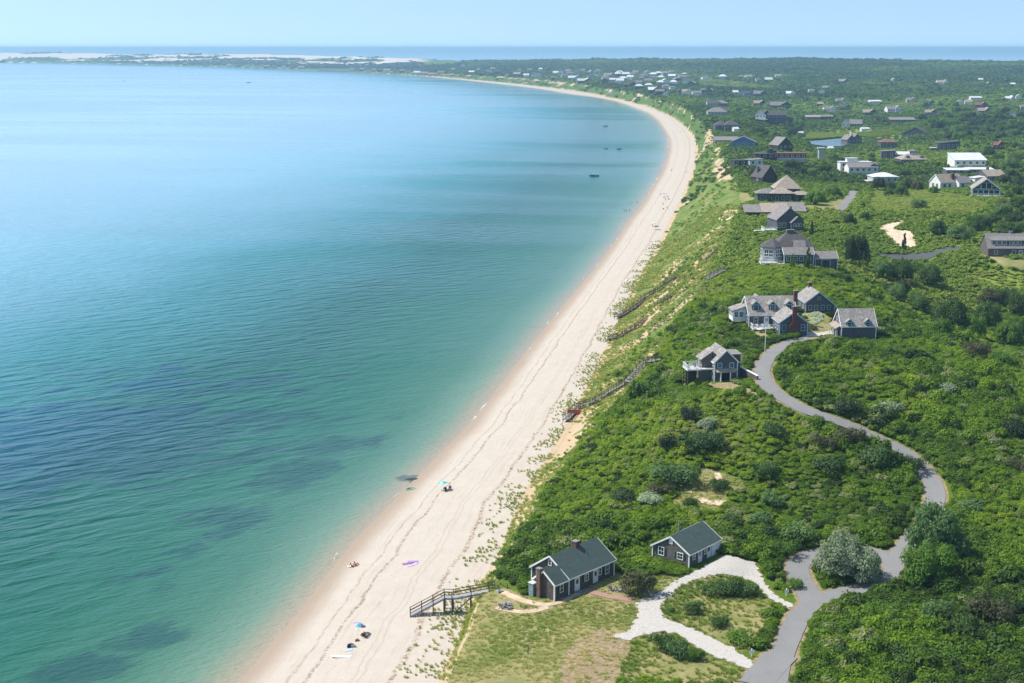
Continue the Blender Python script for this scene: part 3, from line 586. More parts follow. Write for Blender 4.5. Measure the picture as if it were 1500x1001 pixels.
# footprints of houses and other things to keep clear: (x, y, cos, sin, x0, x1, y0, y1)
FOOT = []
def foot(x, y, th, x0, x1, y0, y1): FOOT.append((x, y, math.cos(th), math.sin(th), x0, x1, y0, y1))
def footdist(X, Y):
    d = np.full(X.shape, 1e9)
    for (x, y, c, s, x0, x1, y0, y1) in FOOT:
        R = max(abs(x0), abs(x1), abs(y0), abs(y1))*1.5+12
        m = np.nonzero((abs(X-x) < R) & (abs(Y-y) < R))[0]
        dx, dy = X[m]-x, Y[m]-y; lx = dx*c+dy*s; ly = -dx*s+dy*c
        d[m] = np.minimum(d[m], np.hypot(np.maximum(0, np.maximum(x0-lx, lx-x1)), np.maximum(0, np.maximum(y0-ly, ly-y1))))
    return d
def sightshade(X, Y):
    """1 where a tall plant would stand between the viewer side (towards -Y) and a house"""
    q = np.zeros(X.shape, bool)
    for (x, y, c, s, x0, x1, y0, y1) in FOOT:
        hw = max(abs(x0), abs(x1), abs(y0), abs(y1))
        cxx = x+(x0+x1)/2*c-(y0+y1)/2*s; cyy = y+(x0+x1)/2*s+(y0+y1)/2*c
        hw = math.hypot(x1-x0, y1-y0)/2
        L = 4+cyy*.036 if cyy > 420 else 9
        back = cyy-Y; lat = abs(X-cxx*(Y/cyy))
        q |= (back > -3) & (back < L+hw) & (lat < hw*.95+1)
    return q
def place_vegetation():
    g = np.random.default_rng(3)
    # ---- near heath, world grid
    s = 1.12; gx, gy = np.meshgrid(np.arange(-40, 290, s), np.arange(150, 420, s)); X = gx.ravel()+g.uniform(-.5, .5, gx.size)*s; Y = gy.ravel()+g.uniform(-.5, .5, gx.size)*s
    m = (X < .60*Y+6); X, Y = X[m], Y[m]
    k = .0040; gu, gl = np.meshgrid(np.arange(-.35, .66, k), np.arange(math.log(418), math.log(9600), k)); U = gu.ravel()+g.uniform(-.5, .5, gu.size)*k; Yf = np.exp(gl.ravel()+g.uniform(-.5, .5, gu.size)*k); Xf = U*Yf
    X = np.concatenate([X, Xf]); Y = np.concatenate([Y, Yf])
    sp = np.where(Y < 418, s, k*Y)
    tx, cx = toeX(Y), crestX(Y); t = (X-tx)/np.maximum(cx-tx, 1)
    bk = np.interp(X/Y, BKu, BKy)
    keep = (t > .0) & (Y < bk+350); X, Y, sp, t = X[keep], Y[keep], sp[keep], t[keep]
    Z = hgt(X, Y); PX, PY = proj(X, Y, Z)
    near = Y < 418
    big = fbm(X, Y, 38, 61, 4); fine = fbm(X, Y, 9, 62, 3); vb = fbm(X, Y, 320, 63, 4)
    keep = np.ones(len(X), bool)
    slope = t < 1.
    # bluff face: patchy scrub
    pb = np.clip(.10+1.6*(fbm(X, Y, 16, 66, 3)-.42)+.35*(t-.5), 0, .8); pb = np.where((Y < 420), pb*.75, pb*(.85+.3*sstep(700, 1300, Y)))*sstep(.05, .5, t+.25*(Y > 600)); pb = np.where(t > .8, np.maximum(pb, .55*sstep(.8, 1, t)), pb)
    keep &= ~slope | (g.random(len(X)) < pb)
    sandm = np.zeros(len(X), bool)
    for pl in [MEADOW, ISLE, ISLE2, SHELL, BLOWOUT, PARK, FLOWERG, VERGEB, CLEAR]+LAWNS+[[(1165,488),(1225,483),(1225,495),(1165,496)]]:
        sandm |= inpoly(PX, PY, pl)
    ing = np.zeros(len(X), bool)
    for pl in GRASSY: ing |= inpoly(PX, PY, pl)
    for ox, oy in ((1, 0), (-1, 0), (0, 1.2), (0, -1.2)):
        qx, qy = proj(X+ox, Y+oy, Z); sandm |= inpoly(qx, qy, SHELL) & (Y < 300)
    keep &= ~sandm
    keep &= ~inpoly(PX, PY, PONDPX) & ~inpoly(PX, PY, [(1190,470),(1222,466),(1226,492),(1170,494),(1172,480)])
    dun = (X/Y < -.035) & (Y > 5700); keep &= ~dun | (g.random(len(X)) < sstep(.50, .40, fbm(X, Y, 260, 41, 4)+.004*(Z-15))*.9+.75*(Z < 13))
    keep &= Z > np.where(Y > 3000, 3, 1.2)
    X, Y, Z, sp, t, near, big, fine, vb, ing, PX, PY, slope = [a[keep] for a in (X, Y, Z, sp, t, near, big, fine, vb, ing, PX, PY, slope)]
    rd = ribdist(X, Y); fd = footdist(X, Y); keep = (rd > np.where(near, .95, .55+.25*sp)) & (fd > .5+.28*sp)
    X, Y, Z, sp, t, near, big, fine, vb, ing, PX, PY, slope, rd, fd = [a[keep] for a in (X, Y, Z, sp, t, near, big, fine, vb, ing, PX, PY, slope, rd, fd)]
    shade = sightshade(X, Y); n = len(X); rnd = g.random(n)
    rad = np.where(near, .66+1.15*rnd**2.2, sp*(.62+.35*rnd)); rad = np.where(near, rad, np.minimum(rad, 9))
    hh = np.where(near, .42+.78*rad*(.25+1.1*fine)*(.75+.5*g.random(n)), np.clip(1.6+Y*.0012, 2, 5.)*(.45+.8*rnd)*(.5+fine))
    rough = sstep(.40, .58, 1-fbm(X, Y, 24, 68, 3)); hh *= np.where(near, .68+.6*rough, 1); rad *= np.where(near, .76+.42*rough, 1)
    opn = sstep(.52, .64, fbm(X, Y, 140, 91, 3))*(Y < 2000)*(Y > 400); hh *= 1-.5*opn; rad *= 1-.25*opn
    bigp = near & (g.random(n) < .03) & (rough > .45) & (rd > 2.5); rad *= np.where(bigp, 1.5, 1); hh *= np.where(bigp, 1.65, 1)
    rad = np.where(near & (rd < 2), np.minimum(rad, .95), rad)
    hh *= np.where(ing, .35, 1); hh *= np.where(slope, .55, 1); rad *= np.where(slope, .66, 1)
    hh = np.where(shade, np.minimum(hh, np.where(near, .75, 1.1)), hh)
    for pl, L in ((PONDPX, 95), (BLOWOUT, 14), (PARK, 14), (GRASSY[1], 60)):
        q = wpoly(pl); sc = Y/q[:, 1].mean(); op = (X/Y > (q[:, 0]/q[:, 1]).min()-.002) & (X/Y < (q[:, 0]/q[:, 1]).max()+.002) & (Y < q[:, 1].max()) & (Y > q[:, 1].min()-L); hh = np.where(op, np.minimum(hh, .8), hh); rad = np.where(op, np.minimum(rad, 2.5), rad)
    nearh = (fd < 5); hh = np.where(nearh & (Y < 900), np.minimum(hh, .9+.4*rnd), hh)
    hh = np.where(rd < 2.5, np.minimum(hh, .8+.4*rnd), hh)
    tint = .58-.20*rough+.8*(big-.5)+.45*(fine-.5)+.30*(g.random(n)-.5)
    spec = g.random(n); tint = np.where(bigp, tint-.2, tint); tint = np.where(near & (spec < .05+.12*sstep(.56, .68, fbm(X, Y, 17, 69, 3))), .98, tint); tint = np.where(near & (spec > .93), .1, tint)
    yel = np.exp(-((PX-1345)/45)**2-((PY-597)/25)**2)+.7*np.exp(-((PX-1400)/70)**2-((PY-640)/35)**2)+.6*np.exp(-((PX-980)/80)**2-((PY-470)/70)**2); tint += .34*yel*(spec < .9)
    tint = np.where(slope & near, tint+.15, tint)
    dz = inpoly(PX, PY, DEADZ)
    far = ~near; tint = np.where(far, .50-.13*sstep(1500, 3000, Y)+.16*slope+.9*(vb-.5)+.5*(big-.5)+.25*(g.random(n)-.5)+np.where(ing, .38, 0)+.15*opn, tint)
    tint = np.where(dz & far, .02, tint); tint = np.where((Y > 5200) & (X/Y < -.03), .08, tint)
    tint = np.clip(tint, 0, 1)
    pts = np.stack([X, Y, Z-.06*hh], 1); rz = g.random(n)*6.283
    for nm, mm, pr, lb in (('heath_shrubbery', near, BUSHP, 'low green heath shrubbery covering the land above the bluff'), ('distant_woodland', far, FARP, 'scrub and woodland spreading to the far ridge')):
        scl = np.stack([rad[mm]*1.05, rad[mm]*1.05, hh[mm]*1.15], 1)
        scatter(nm, pts[mm], rz[mm], scl, g.integers(0, len(pr), mm.sum()), tint[mm], pr, lb)
    print('VEG', near.sum(), far.sum())
    # ---- meadow and lawn grass
    s = .62; gx, gy = np.meshgrid(np.arange(-20, 110, s), np.arange(150, 262, s)); X = gx.ravel()+g.uniform(-.5, .5, gx.size)*s; Y = gy.ravel()+g.uniform(-.5, .5, gx.size)*s
    m = X > crestX(Y)-.6; X, Y = X[m], Y[m]; Z = hgt(X, Y); PX, PY = proj(X, Y, Z); gm = np.zeros(len(X), bool)
    for pl in [MEADOW, ISLE, ISLE2, CLEAR]: gm |= inpoly(PX, PY, pl)
    gm &= (ribdist(X, Y) > .3) & (footdist(X, Y) > .35) & ~inpoly(PX, PY, SHELL)
    big = fbm(X, Y, 11, 71, 4); gm &= g.random(len(X)) < np.where(inpoly(PX, PY, DRYPATCH), .22, np.clip(.35+1.8*(big-.36), .1, 1))
    X, Y, Z, PX, PY, big = [a[gm] for a in (X, Y, Z, PX, PY, big)]; n = len(X); isl = inpoly(PX, PY, ISLE) | inpoly(PX, PY, ISLE2)
    h = np.where(isl, .36, .16)*(.6+.8*g.random(n)); r = .5+.5*g.random(n)
    tint = np.clip(.70-1.3*(big-.5)+.3*(g.random(n)-.5)-.38*isl+.25*inpoly(PX, PY, DRYPATCH), 0, 1)
    scatter('meadow_grass', np.stack([X, Y, Z], 1), g.random(n)*6.28, np.stack([r, r, h], 1), g.integers(0, 4, n), tint, TUFTP, 'sun bleached meadow grass round the green roofed cottage')
    # ---- beach and bluff grass
    gx, gy = np.meshgrid(np.arange(-60, 90, .7), np.arange(150, 640, .7)); X = gx.ravel()+g.uniform(-.4, .4, gx.size); Y = gy.ravel()+g.uniform(-.4, .4, gx.size)
    tx, cx, sx = toeX(Y), crestX(Y), shoreX(Y); bsn = (X-sx)/(tx-sx); t = (X-tx)/np.maximum(cx-tx, 1)
    cl = fbm(X, Y, 5.5, 81, 3)+.35*(fbm(X, Y, 1.6, 82, 2)-.5)
    pr = np.where(bsn < 1, sstep(.74, .98, bsn)*sstep(.38, .56, cl), np.where(t < .98, .55*sstep(.30, .5, fbm(X, Y, 12, 83, 3)), 0))
    m = g.random(len(X)) < pr; X, Y, bsn, t = X[m], Y[m], bsn[m], t[m]; Z = hgt(X, Y); n = len(X)
    r = np.where(bsn < 1, .26+.42*g.random(n), .7+.6*g.random(n)); h = .22+.28*g.random(n)
    tint = np.clip(.44+.55*(g.random(n)-.5)+.5*(fbm(X, Y, 9, 85, 3)-.4), 0, 1)
    scatter('dune_grass', np.stack([X, Y, Z], 1), g.random(n)*6.28, np.stack([r, r, h], 1), g.integers(0, 4, n), tint, TUFTP, 'tufts of dune grass at the foot and on the face of the bluff')
    # ---- reeds by the pond
    rp = GRASSY[1]; w = wpoly(rp); lo, hi = w.min(0), w.max(0); X = g.uniform(lo[0], hi[0], 16000); Y = g.uniform(lo[1], hi[1], 16000); m = inpoly(X, Y, w) & ~inpoly(X, Y, np.array(pp)); X, Y = X[m], Y[m]; Z = np.maximum(hgt(X, Y), 3.2)
    scatter('pond_reeds', np.stack([X, Y, Z], 1), g.random(len(X))*6.28, np.stack([2.2+0*X, 2.2+0*X, 1.6+.5*g.random(len(X))], 1), g.integers(0, 4, len(X)), np.clip(.15+.35*g.random(len(X)), 0, 1), TUFTP, 'pale green reed bed beside the pond')
    X = g.uniform(-1, 1, 260); w = np.array([P(a, b, 3.2) for a, b in FLOWERG]) if 0 else wpoly(FLOWERG); lo, hi = w.min(0), w.max(0)
    X = g.uniform(lo[0], hi[0], 230); Y = g.uniform(lo[1], hi[1], 230); m = inpoly(X, Y, w); X, Y = X[m], Y[m]
    fm = leaf_mat('white blossom', [(0, (.5, .56, .45)), (.5, (.68, .72, .62)), (1, (.32, .42, .22))], trans=.2); fp = [protomesh('flower_form', *leaves(160, lobes_bush(90), .2, 90), fm)]
    scatter('flower_bed', np.stack([X, Y, hgt(X, Y)], 1), 0*X, np.stack([.3+.4*g.random(len(X)), .3+.4*g.random(len(X)), .25+.5*g.random(len(X))], 1), 0*X.astype(int), g.random(len(X)), fp, 'pale white flowers in the garden behind the big cottage')
# ------------------------------------------------------------------ trees and bushes as things
BARK = simple('bark', (.13, .105, .085), (.07, .055, .045), .95, 4)
CROWNM = {
 'pale': leaf_mat('silvery leaves', [(0, (.19, .245, .15)), (.5, (.25, .315, .20)), (1, (.33, .40, .27))], 'random', trans=.25),
 'teal': leaf_mat('blue green leaves', [(0, (.075, .142, .045)), (.5, (.10, .18, .055)), (1, (.13, .215, .068))], 'random', trans=.3),
 'green': leaf_mat('bright green leaves', [(0, (.06, .13, .016)), (.5, (.085, .175, .02)), (1, (.12, .22, .025))], 'random', trans=.35),
 'dark': leaf_mat('dark green leaves', [(0, (.034, .072, .018)), (.5, (.052, .102, .022)), (1, (.075, .135, .028))], 'random', trans=.25),
 'pine': leaf_mat('pine needles', [(0, (.020, .040, .013)), (.5, (.030, .055, .017)), (1, (.045, .075, .022))], 'random', trans=.15),
 'brown': leaf_mat('olive brown leaves', [(0, (.055, .062, .026)), (.5, (.075, .08, .033)), (1, (.095, .10, .042))], 'random', trans=.25),
 'white': leaf_mat('white flowering leaves', [(0, (.30, .36, .24)), (.5, (.45, .5, .38)), (1, (.14, .2, .09))], 'random', trans=.2)}
def tree_lobes(seed, kind):
    g = np.random.default_rng(seed); out = []
    if kind == 'tree':
        for i in range(17):
            a = g.random()*6.283; q = .66*g.random()**.55; out.append((q*math.cos(a), q*math.sin(a), .34+.46*g.random()*(1-q*.45), .22+.15*g.random()))
        out.append((0, 0, .62, .36))
        for i in range(6):
            a = 6.283*i/6+g.normal()*.3; out.append((.62*math.cos(a), .62*math.sin(a), .22+.1*g.random(), .24+.1*g.random()))
    elif kind == 'pine':
        for i in range(16):
            z = .12+.8*i/15; q = (.72*(1-z)**.8+.06)*g.random()**.5; a = g.random()*6.283; out.append((q*math.cos(a), q*math.sin(a), z, .13+.17*(1-z)))
    else: out = lobes_bush(seed, 11, .40, .66, .5)
    return out
TREEP = {}
def tree_proto(kind, var, mat, nleaf=None, size=None):
    key = (kind, var, mat)
    if key in TREEP: return TREEP[key]
    lb = tree_lobes(200+var*7+len(kind), kind); nl = nleaf or {'tree': 7500, 'pine': 2200, 'bush': 1900}[kind]; szz = size or {'tree': .048, 'pine': .062, 'bush': .075}[kind]
    V, Fc = leaves(nl, lb, szz, 300+var, elong=1.5 if kind != 'pine' else 2.2)
    V[:, 2] *= 1.0 if kind != 'bush' else 1.05
    me = npmesh('crown', V, Fc, CROWNM[mat], smooth=False); COL.objects.unlink(me)
    t = MB(); t.cyl((0, 0, -.06), (.01, .0, .36), .042 if kind == 'tree' else .03, .026, 7)
    g = np.random.default_rng(var)
    for l in lb[:9 if kind != 'bush' else 6]:
        b = .06+.25*g.random() if kind == 'tree' else (l[2]*.85 if kind == 'pine' else .05); t.cyl((0, 0, max(0, b-.02)), (l[0]*.85, l[1]*.85, l[2]), .016, .006, 5)
    if kind == 'pine': t.cyl((.01, 0, .36), (0, 0, .93), .026, .008, 6)
    tr = t.build('trunk', BARK); COL.objects.unlink(tr)
    TREEP[key] = (me.data, tr.data, len(TREEP)); return TREEP[key]
def plant(px, py, wpx, hpx, kind, mat, label, group=None, name=None, var=None, xyz=None):
    x, y, z = xyz or ground(px, py); d = math.hypot(y, CH-z); w = wpx*d/F/2; h = hpx*d/F/math.cos(math.atan2(CH-z, y))*.95
    if xyz is None: h = max(h-.22*w, .55*w)*(1.22 if kind != 'bush' else 1.1)
    var = random.randrange(3) if var is None else var
    cr, tr, _ = tree_proto(kind, var, mat)
    r = empty(name or {'tree': 'broadleaf_tree', 'pine': 'pine_tree', 'bush': 'bush'}[kind], (x, y, z-.1), random.random()*6.28, label, {'tree': 'tree', 'pine': 'tree', 'bush': 'bush'}[kind], group)
    r.scale = (w*1.0, w*1.0, h)
    for nm, me in (('crown', cr), ('trunk', tr)):
        o = bpy.data.objects.new(nm, me); COL.objects.link(o); o.parent = r
    FOOT_T.append((x, y, w)); return r
FOOT_T = []
# ------------------------------------------------------------------ houses
def sec_gable(t0, t1, z0, e1, e2, tp, pk): return [(t0, z0), (t1, z0), (t1, e2), (tp, pk), (t0, e1)]
class House:
    def __init__(s, name, px, py, deg, label, cat='house', group=None, sink=0., xyz=None):
        x, y, z = xyz or ground(px, py); s.x, s.y, s.th = x, y, math.radians(deg)
        s.o = empty(name, (x, y, z-sink), s.th, label, cat, group)
    def wing(s, x0, x1, y0, y1, e, rise, kind='gx', wall=None, roof=None, z0=-2.2, ov=.3, th=.16, tp=None, e2=None, trim=None, parent=None, names=('wall', 'roof'), rov=.25, fp=True, ends=(1, 1)):
        """walls and roof of one block. gx / gy: gable with the ridge along x / y; hip, pyr, flat, shy (high side at y1), shx"""
        par = parent or s.o; W = MB(); R = MB()
        if fp: foot(s.x, s.y, s.th, x0, x1, y0, y1)
        if kind in ('gx', 'gy'):
            ax = kind[1]; r0, r1, t0, t1 = (x0, x1, y0, y1) if ax == 'x' else (y0, y1, x0, x1)
            tm = (t0+t1)/2 if tp is None else t0+(t1-t0)*tp; e2 = e if e2 is None else e2; pk = e+rise
            W.ext(sec_gable(t0, t1, z0, e, e2, tm, pk), r0, r1, ax)
            s1 = (pk-e)/(tm-t0); s2 = (pk-e2)/(t1-tm); b = .012
            R.ext([(tm, pk+b), (tm, pk+b+th*1.15), (t0-ov, e-s1*ov+b+th*1.15), (t0-ov, e-s1*ov+b)], r0-rov, r1+rov, ax)
            R.ext([(tm, pk+b), (t1+ov, e2-s2*ov+b), (t1+ov, e2-s2*ov+b+th*1.15), (tm, pk+b+th*1.15)], r0-rov, r1+rov, ax)
            wl = W.build(names[0], wall, par); rf = R.build(names[1], roof, par)
            if trim:
                T = MB(); m = (lambda r, t, z: (r, t, z)) if ax == 'x' else (lambda r, t, z: (t, r, z))
                for r in [q_ for q_, k_ in ((r0-rov-.03, ends[0]), (r1+rov+.03, ends[1])) if k_]:
                    q = .07
                    T.bar(m(r, t0-ov-.02, e-s1*ov+q), m(r, tm, pk+q), .07, .26); T.bar(m(r, tm, pk+q), m(r, t1+ov+.02, e2-s2*ov+q), .07, .26)
                for r in [q_ for q_, k_ in ((r0-.03, ends[0]), (r1+.03, ends[1])) if k_]:
                    for t, ez in ((t0-.03, e), (t1+.03, e2)):
                        T.box(*((r-.09, r+.09, t-.09, t+.09) if ax == 'x' else (t-.09, t+.09, r-.09, r+.09)), z0, ez-.02)
                for t, ez, sl in ((t0-ov-.03, e, s1), (t1+ov+.03, e2, s2)):
                    T.bar(m(r0-rov, t, ez-sl*ov+.06), m(r1+rov, t, ez-sl*ov+.06), .06, .17)
                T.build('trim', trim, par)
            return wl, rf
        W.box(x0, x1, y0, y1, z0, e)
        X0, X1, Y0, Y1 = x0-ov, x1+ov, y0-ov, y1+ov
        if kind == 'flat':
            R.box(X0, X1, Y0, Y1, e+.01, e+.22)
        elif kind in ('shy', 'shx'):
            W = MB()
            if kind == 'shy': W.ext([(y0, z0), (y1, z0), (y1, e+rise), (y0, e)], x0, x1, 'x'); sl = rise/(y1-y0); R.ext([(Y0, e-sl*ov+.012), (Y1, e+rise+sl*ov+.012), (Y1, e+rise+sl*ov+.2), (Y0, e-sl*ov+.2)], X0, X1, 'x')
            else: W.ext([(x0, z0), (x1, z0), (x1, e+rise), (x0, e)], y0, y1, 'y'); sl = rise/(x1-x0); R.ext([(X0, e-sl*ov+.012), (X1, e+rise+sl*ov+.012), (X1, e+rise+sl*ov+.2), (X0, e-sl*ov+.2)], Y0, Y1, 'y')
        else:
            L = min(x1-x0, y1-y0)/2+ov
            if kind == 'pyr': ra = rb = ((x0+x1)/2, (y0+y1)/2)
            elif x1-x0 >= y1-y0: ra, rb = (X0+L, (y0+y1)/2), (X1-L, (y0+y1)/2)
            else: ra, rb = ((x0+x1)/2, Y0+L), ((x0+x1)/2, Y1-L)
            e0 = e+.012; v = [(X0, Y0, e0), (X1, Y0, e0), (X1, Y1, e0), (X0, Y1, e0)]; v += [(a, b, c+.16) for a, b, c in v]; v += [(*ra, e+rise), (*rb, e+rise)]
            f = [(3, 2, 1, 0)]+[(i, (i+1) % 4, 4+(i+1) % 4, 4+i) for i in range(4)]
            if kind == 'pyr' or x1-x0 >= y1-y0: f += [(4, 5, 9, 8), (5, 6, 9), (6, 7, 8, 9), (7, 4, 8)]
            else: f += [(4, 5, 8), (5, 6, 9, 8), (6, 7, 9), (7, 4, 8, 9)]
            if kind == 'pyr':
                v = v[:9]; f = f[:5]+[(4, 5, 8), (5, 6, 8), (6, 7, 8), (7, 4, 8)]
            R.add(v, f)
        return W.build(names[0], wall, par), R.build(names[1], roof, par)
    def win(s, face, a, z, w=.9, h=1.2, pos=0., mat=None, grid=True, shut=False, parent=None, pane=None, name='window', fw=.1):
        """window (or door) on a wall plane; a along the wall, z centre height, pos the plane"""
        mat = mat or WHITE
        m = {'F': lambda t, o, q: (t, pos-o, q), 'B': lambda t, o, q: (t, pos+o, q), 'L': lambda t, o, q: (pos-o, t, q), 'R': lambda t, o, q: (pos+o, t, q)}[face]
        def bx(mb, t0, t1, o0, o1, q0, q1):
            p, q = m(t0, o0, q0), m(t1, o1, q1); mb.box(min(p[0], q[0]), max(p[0], q[0]), min(p[1], q[1]), max(p[1], q[1]), q0, q1)
        g = MB(); bx(g, a-w/2, a+w/2, -.05, .03, z-h/2, z+h/2); g = g.build(name, pane or GLASS, parent or s.o)
        f = MB(); k = fw; x0, x1, q0, q1 = a-w/2, a+w/2, z-h/2, z+h/2
        bx(f, x0-k, x0, -.02, .08, q0-k, q1+k); bx(f, x1, x1+k, -.02, .08, q0-k, q1+k); bx(f, x0, x1, -.02, .078, q1, q1+k); bx(f, x0, x1, -.02, .078, q0-k, q0)
        if grid:
            bx(f, x0, x1, .0, .055, z-.025, z+.025)
            if w > .7: bx(f, a-.02, a+.02, .0, .052, q0, z-.025); bx(f, a-.02, a+.02, .0, .052, z+.025, q1)
        f.build('frame', mat, parent if parent else g)
        if shut:
            for sg in (-1, 1):
                t = MB(); c = a+sg*(w/2+k+.02+.19); bx(t, c-.19, c+.19, .0, .06, q0-.02, q1+.02); t.build('shutter', SHUT, s.o)
        return g
    def door(s, face, a, w=.85, h=2., pos=0., z0=.1, lite=True, mat=None):
        m = {'F': lambda t, o, q: (t, pos-o, q), 'L': lambda t, o, q: (pos-o, t, q), 'R': lambda t, o, q: (pos+o, t, q)}[face]
        def bx(mb, t0, t1, o0, o1, q0, q1):
            p, q = m(t0, o0, q0), m(t1, o1, q1); mb.box(min(p[0], q[0]), max(p[0], q[0]), min(p[1], q[1]), max(p[1], q[1]), q0, q1)
        g = MB(); bx(g, a-w/2, a+w/2, -.05, .05, z0, z0+h); g = g.build('door', mat or WHITEB, s.o)
        f = MB()
        for t in (-1, 1): bx(f, *sorted((a+t*w/2, a+t*(w/2+.11))), -.02, .08, z0, z0+h+.11)
        bx(f, a-w/2, a+w/2, -.02, .078, z0+h, z0+h+.11); f.build('frame', WHITE, g)
        if lite: t = MB(); bx(t, a-w*.3, a+w*.3, .0, .056, z0+h*.52, z0+h*.88); t.build('window', GLASS, g)
        return g
    def box(s, name, mat, *b, parent=None): return MB().box(*b).build(name, mat, parent or s.o)
    def chimney(s, x, y, w, d, z0, z1, mat=None, parent=None, cap=True):
        c = MB().box(x-w/2, x+w/2, y-d/2, y+d/2, z0, z1).build('chimney', mat or BRICK, parent or s.o)
        if cap:
            k = MB().box(x-w/2-.08, x+w/2+.08, y-d/2-.08, y+d/2+.08, z1, z1+.1)
            k.box(x-w*.3, x+w*.3, y-d*.3, y+d*.3, z1+.1, z1+.14); k.build('chimney_cap', STONE, c if not parent else parent)
        return c
    def dormer(s, xc, yf, z0, w, h, rise, depth, wall, roof, trim, face='F', gl=None):
        """small gabled dormer facing -y: one part with roof, window and frame below it"""
        d, r = s.wing(xc-w/2, xc+w/2, yf, yf+depth, z0+h, rise, 'gy', wall, roof, z0=z0-.3, ov=.14, th=.1, rov=.14, names=('dormer', 'roof'), fp=False)
        r.parent = d
        s.win('F', xc, z0+h*.5+.03, w*.56, h*.74, yf, trim, parent=d, fw=.13)
        t = MB(); sl = rise/(w/2)
        for sg in (-1, 1): t.bar((xc+sg*(w/2+.16), yf-.17, z0+h-sl*.16+.05), (xc, yf-.17, z0+h+rise+.05), .06, .2)
        t.build('trim', trim, d); return d
    def rail(s, pts, h=.95, mat=None, posts=True, gap=.16, pw=.09):
        mb = MB(); mat = mat or WHITE
        for p, q in zip(pts, pts[1:]):
            p, q = Vector(p), Vector(q); L = (q-p).length
            mb.bar(p+Vector((0, 0, h)), q+Vector((0, 0, h)), .1, .06); mb.bar(p+Vector((0, 0, .12)), q+Vector((0, 0, .12)), .05, .05)
            for i in range(int(L/gap)+1):
                c = p+(q-p)*min(1, i*gap/L); mb.bar(c+Vector((0, 0, .12)), c+Vector((0, 0, h)), .035)
            for i in range(max(1, int(L/1.6))+1):
                c = p+(q-p)*(i/max(1, int(L/1.6))); mb.bar(c, c+Vector((0, 0, h+.1)), pw)
        return mb.build('railing', mat, s.o)
    def deck(s, x0, x1, y0, y1, z, mat=DECKW, posts=True, postmat=None):
        d = MB()
        n = max(2, int((y1-y0)/.15))
        for i in range(n):
            a = y0+(y1-y0)*i/n; d.box(x0, x1, a, a+(y1-y0)/n-.012, z-.05, z)
        d.box(x0, x1, y0, y0+.05, z-.27, z-.052); d.box(x0, x1, y1-.05, y1, z-.27, z-.052); d.box(x0, x0+.05, y0+.052, y1-.052, z-.27, z-.052); d.box(x1-.05, x1, y0+.052, y1-.052, z-.27, z-.052)
        o = d.build('deck', mat, s.o); foot(s.x, s.y, s.th, x0, x1, y0, y1)
        if posts:
            for x in np.linspace(x0+.15, x1-.15, max(2, int((x1-x0)/2.2)+1)):
                for y in (y0+.15, y1-.15): MB().box(x-.08, x+.08, y-.08, y+.08, -2.5, z-.28).build('post', postmat or WOODD, s.o)
        return o
# ---------------- near cottage with the ell
H = House('shingled_cottage', 833, 871.5, 47.6, 'long green roofed cottage with brick chimney and small side wing above the beach stairs', 'cottage')
H.wing(0, 10.9, 0, 7.4, 2.66, 2.55, 'gx', SH_BROWN, RF_GREEN, trim=WHITE)
H.wing(-3.3, -.02, 0, 3.95, 2.6, 1.5, 'gx', SH_BROWN, RF_GREEN, trim=WHITE, ends=(1, 0))
H.chimney(6.0, 3.7, .8, .8, 4.4, 6.05); H.chimney(-3.62, 2.75, .6, .7, -2, 4.5, BRICKB)
MB().cyl((6.5, 2.0, 3.8), (6.5, 2.0, 4.75), .06).build('vent_pipe', METAL, H.o); MB().cyl((-1.6, 1.4, 3.4), (-1.6, 1.4, 3.8), .09).build('vent_pipe', SH_DARK, H.o)
for a in (1.95, 6.35): H.door('F', a, .95, 2.05, 0, .15)
H.win('F', 4.2, 1.6, .8, .95, 0, shut=True); H.win('F', 7.45, 1.65, .55, 1.0, 0); H.win('F', 9.2, 1.5, .85, 1.25, 0, shut=True); H.win('F', -1.7, 1.55, .65, 1.1, 0, shut=True)
H.win('L', 6.0, 1.75, .85, 1.3, 0, shut=True); H.win('L', 3.75, 4.2, .5, .8, 0); MB().box(-.06, 0, 4.2, 4.5, 3.75, 4.65).build('shutter', SHUT, H.o)
H.box('utility_shed', BOXG, -4.2, -3.32, 3.5, 4.4, -1.5, 2.0); MB().ext([(3.4, 2.0), (4.5, 2.0), (4.5, 2.06), (3.95, 2.3), (3.4, 2.06)], -4.3, -3.3, 'x').build('shed_roof', WHITE, H.o)
H.box('door_step', STONE, 1.3, 2.6, -.9, -.02, -.4, .12)
# ---------------- second cottage with garage door
H = House('shingled_cottage', 1009, 832, 50.6, 'smaller shingled cottage with green roof and white garage door by the shell drive', 'cottage', sink=.25)
H.wing(0, 9.1, 0, 6.8, 2.5, 2.1, 'gx', SH_GREY, RF_GREEN, trim=WHITE)
H.win('L', 5.2, 1.85, .95, 1.25, 0, shut=True); H.win('L', 1.65, 1.8, .95, .95, 0, shut=True); H.win('L', 3.4, 3.9, .45, .75, 0, pane=WHITE)
H.win('F', 1.4, 1.75, .75, .95, 0, shut=True); H.door('F', 3.2, .9, 2.0, 0, .3); H.win('F', 4.75, 1.75, .6, .95, 0, shut=True); H.door('F', 5.85, .8, 2.0, 0, .3)
g = MB().box(6.75, 8.85, -.06, .03, .2, 2.25).build('garage_door', WHITEB, H.o)
f = MB()
for q in (.7, 1.2, 1.7): f.box(6.77, 8.83, -.075, -.062, q, q+.03)
f.box(6.63, 6.75, -.09, .02, .2, 2.37); f.box(8.85, 8.97, -.09, .02, .2, 2.37); f.box(6.75, 8.85, -.088, .02, 2.25, 2.37); f.build('frame', WHITE, g)
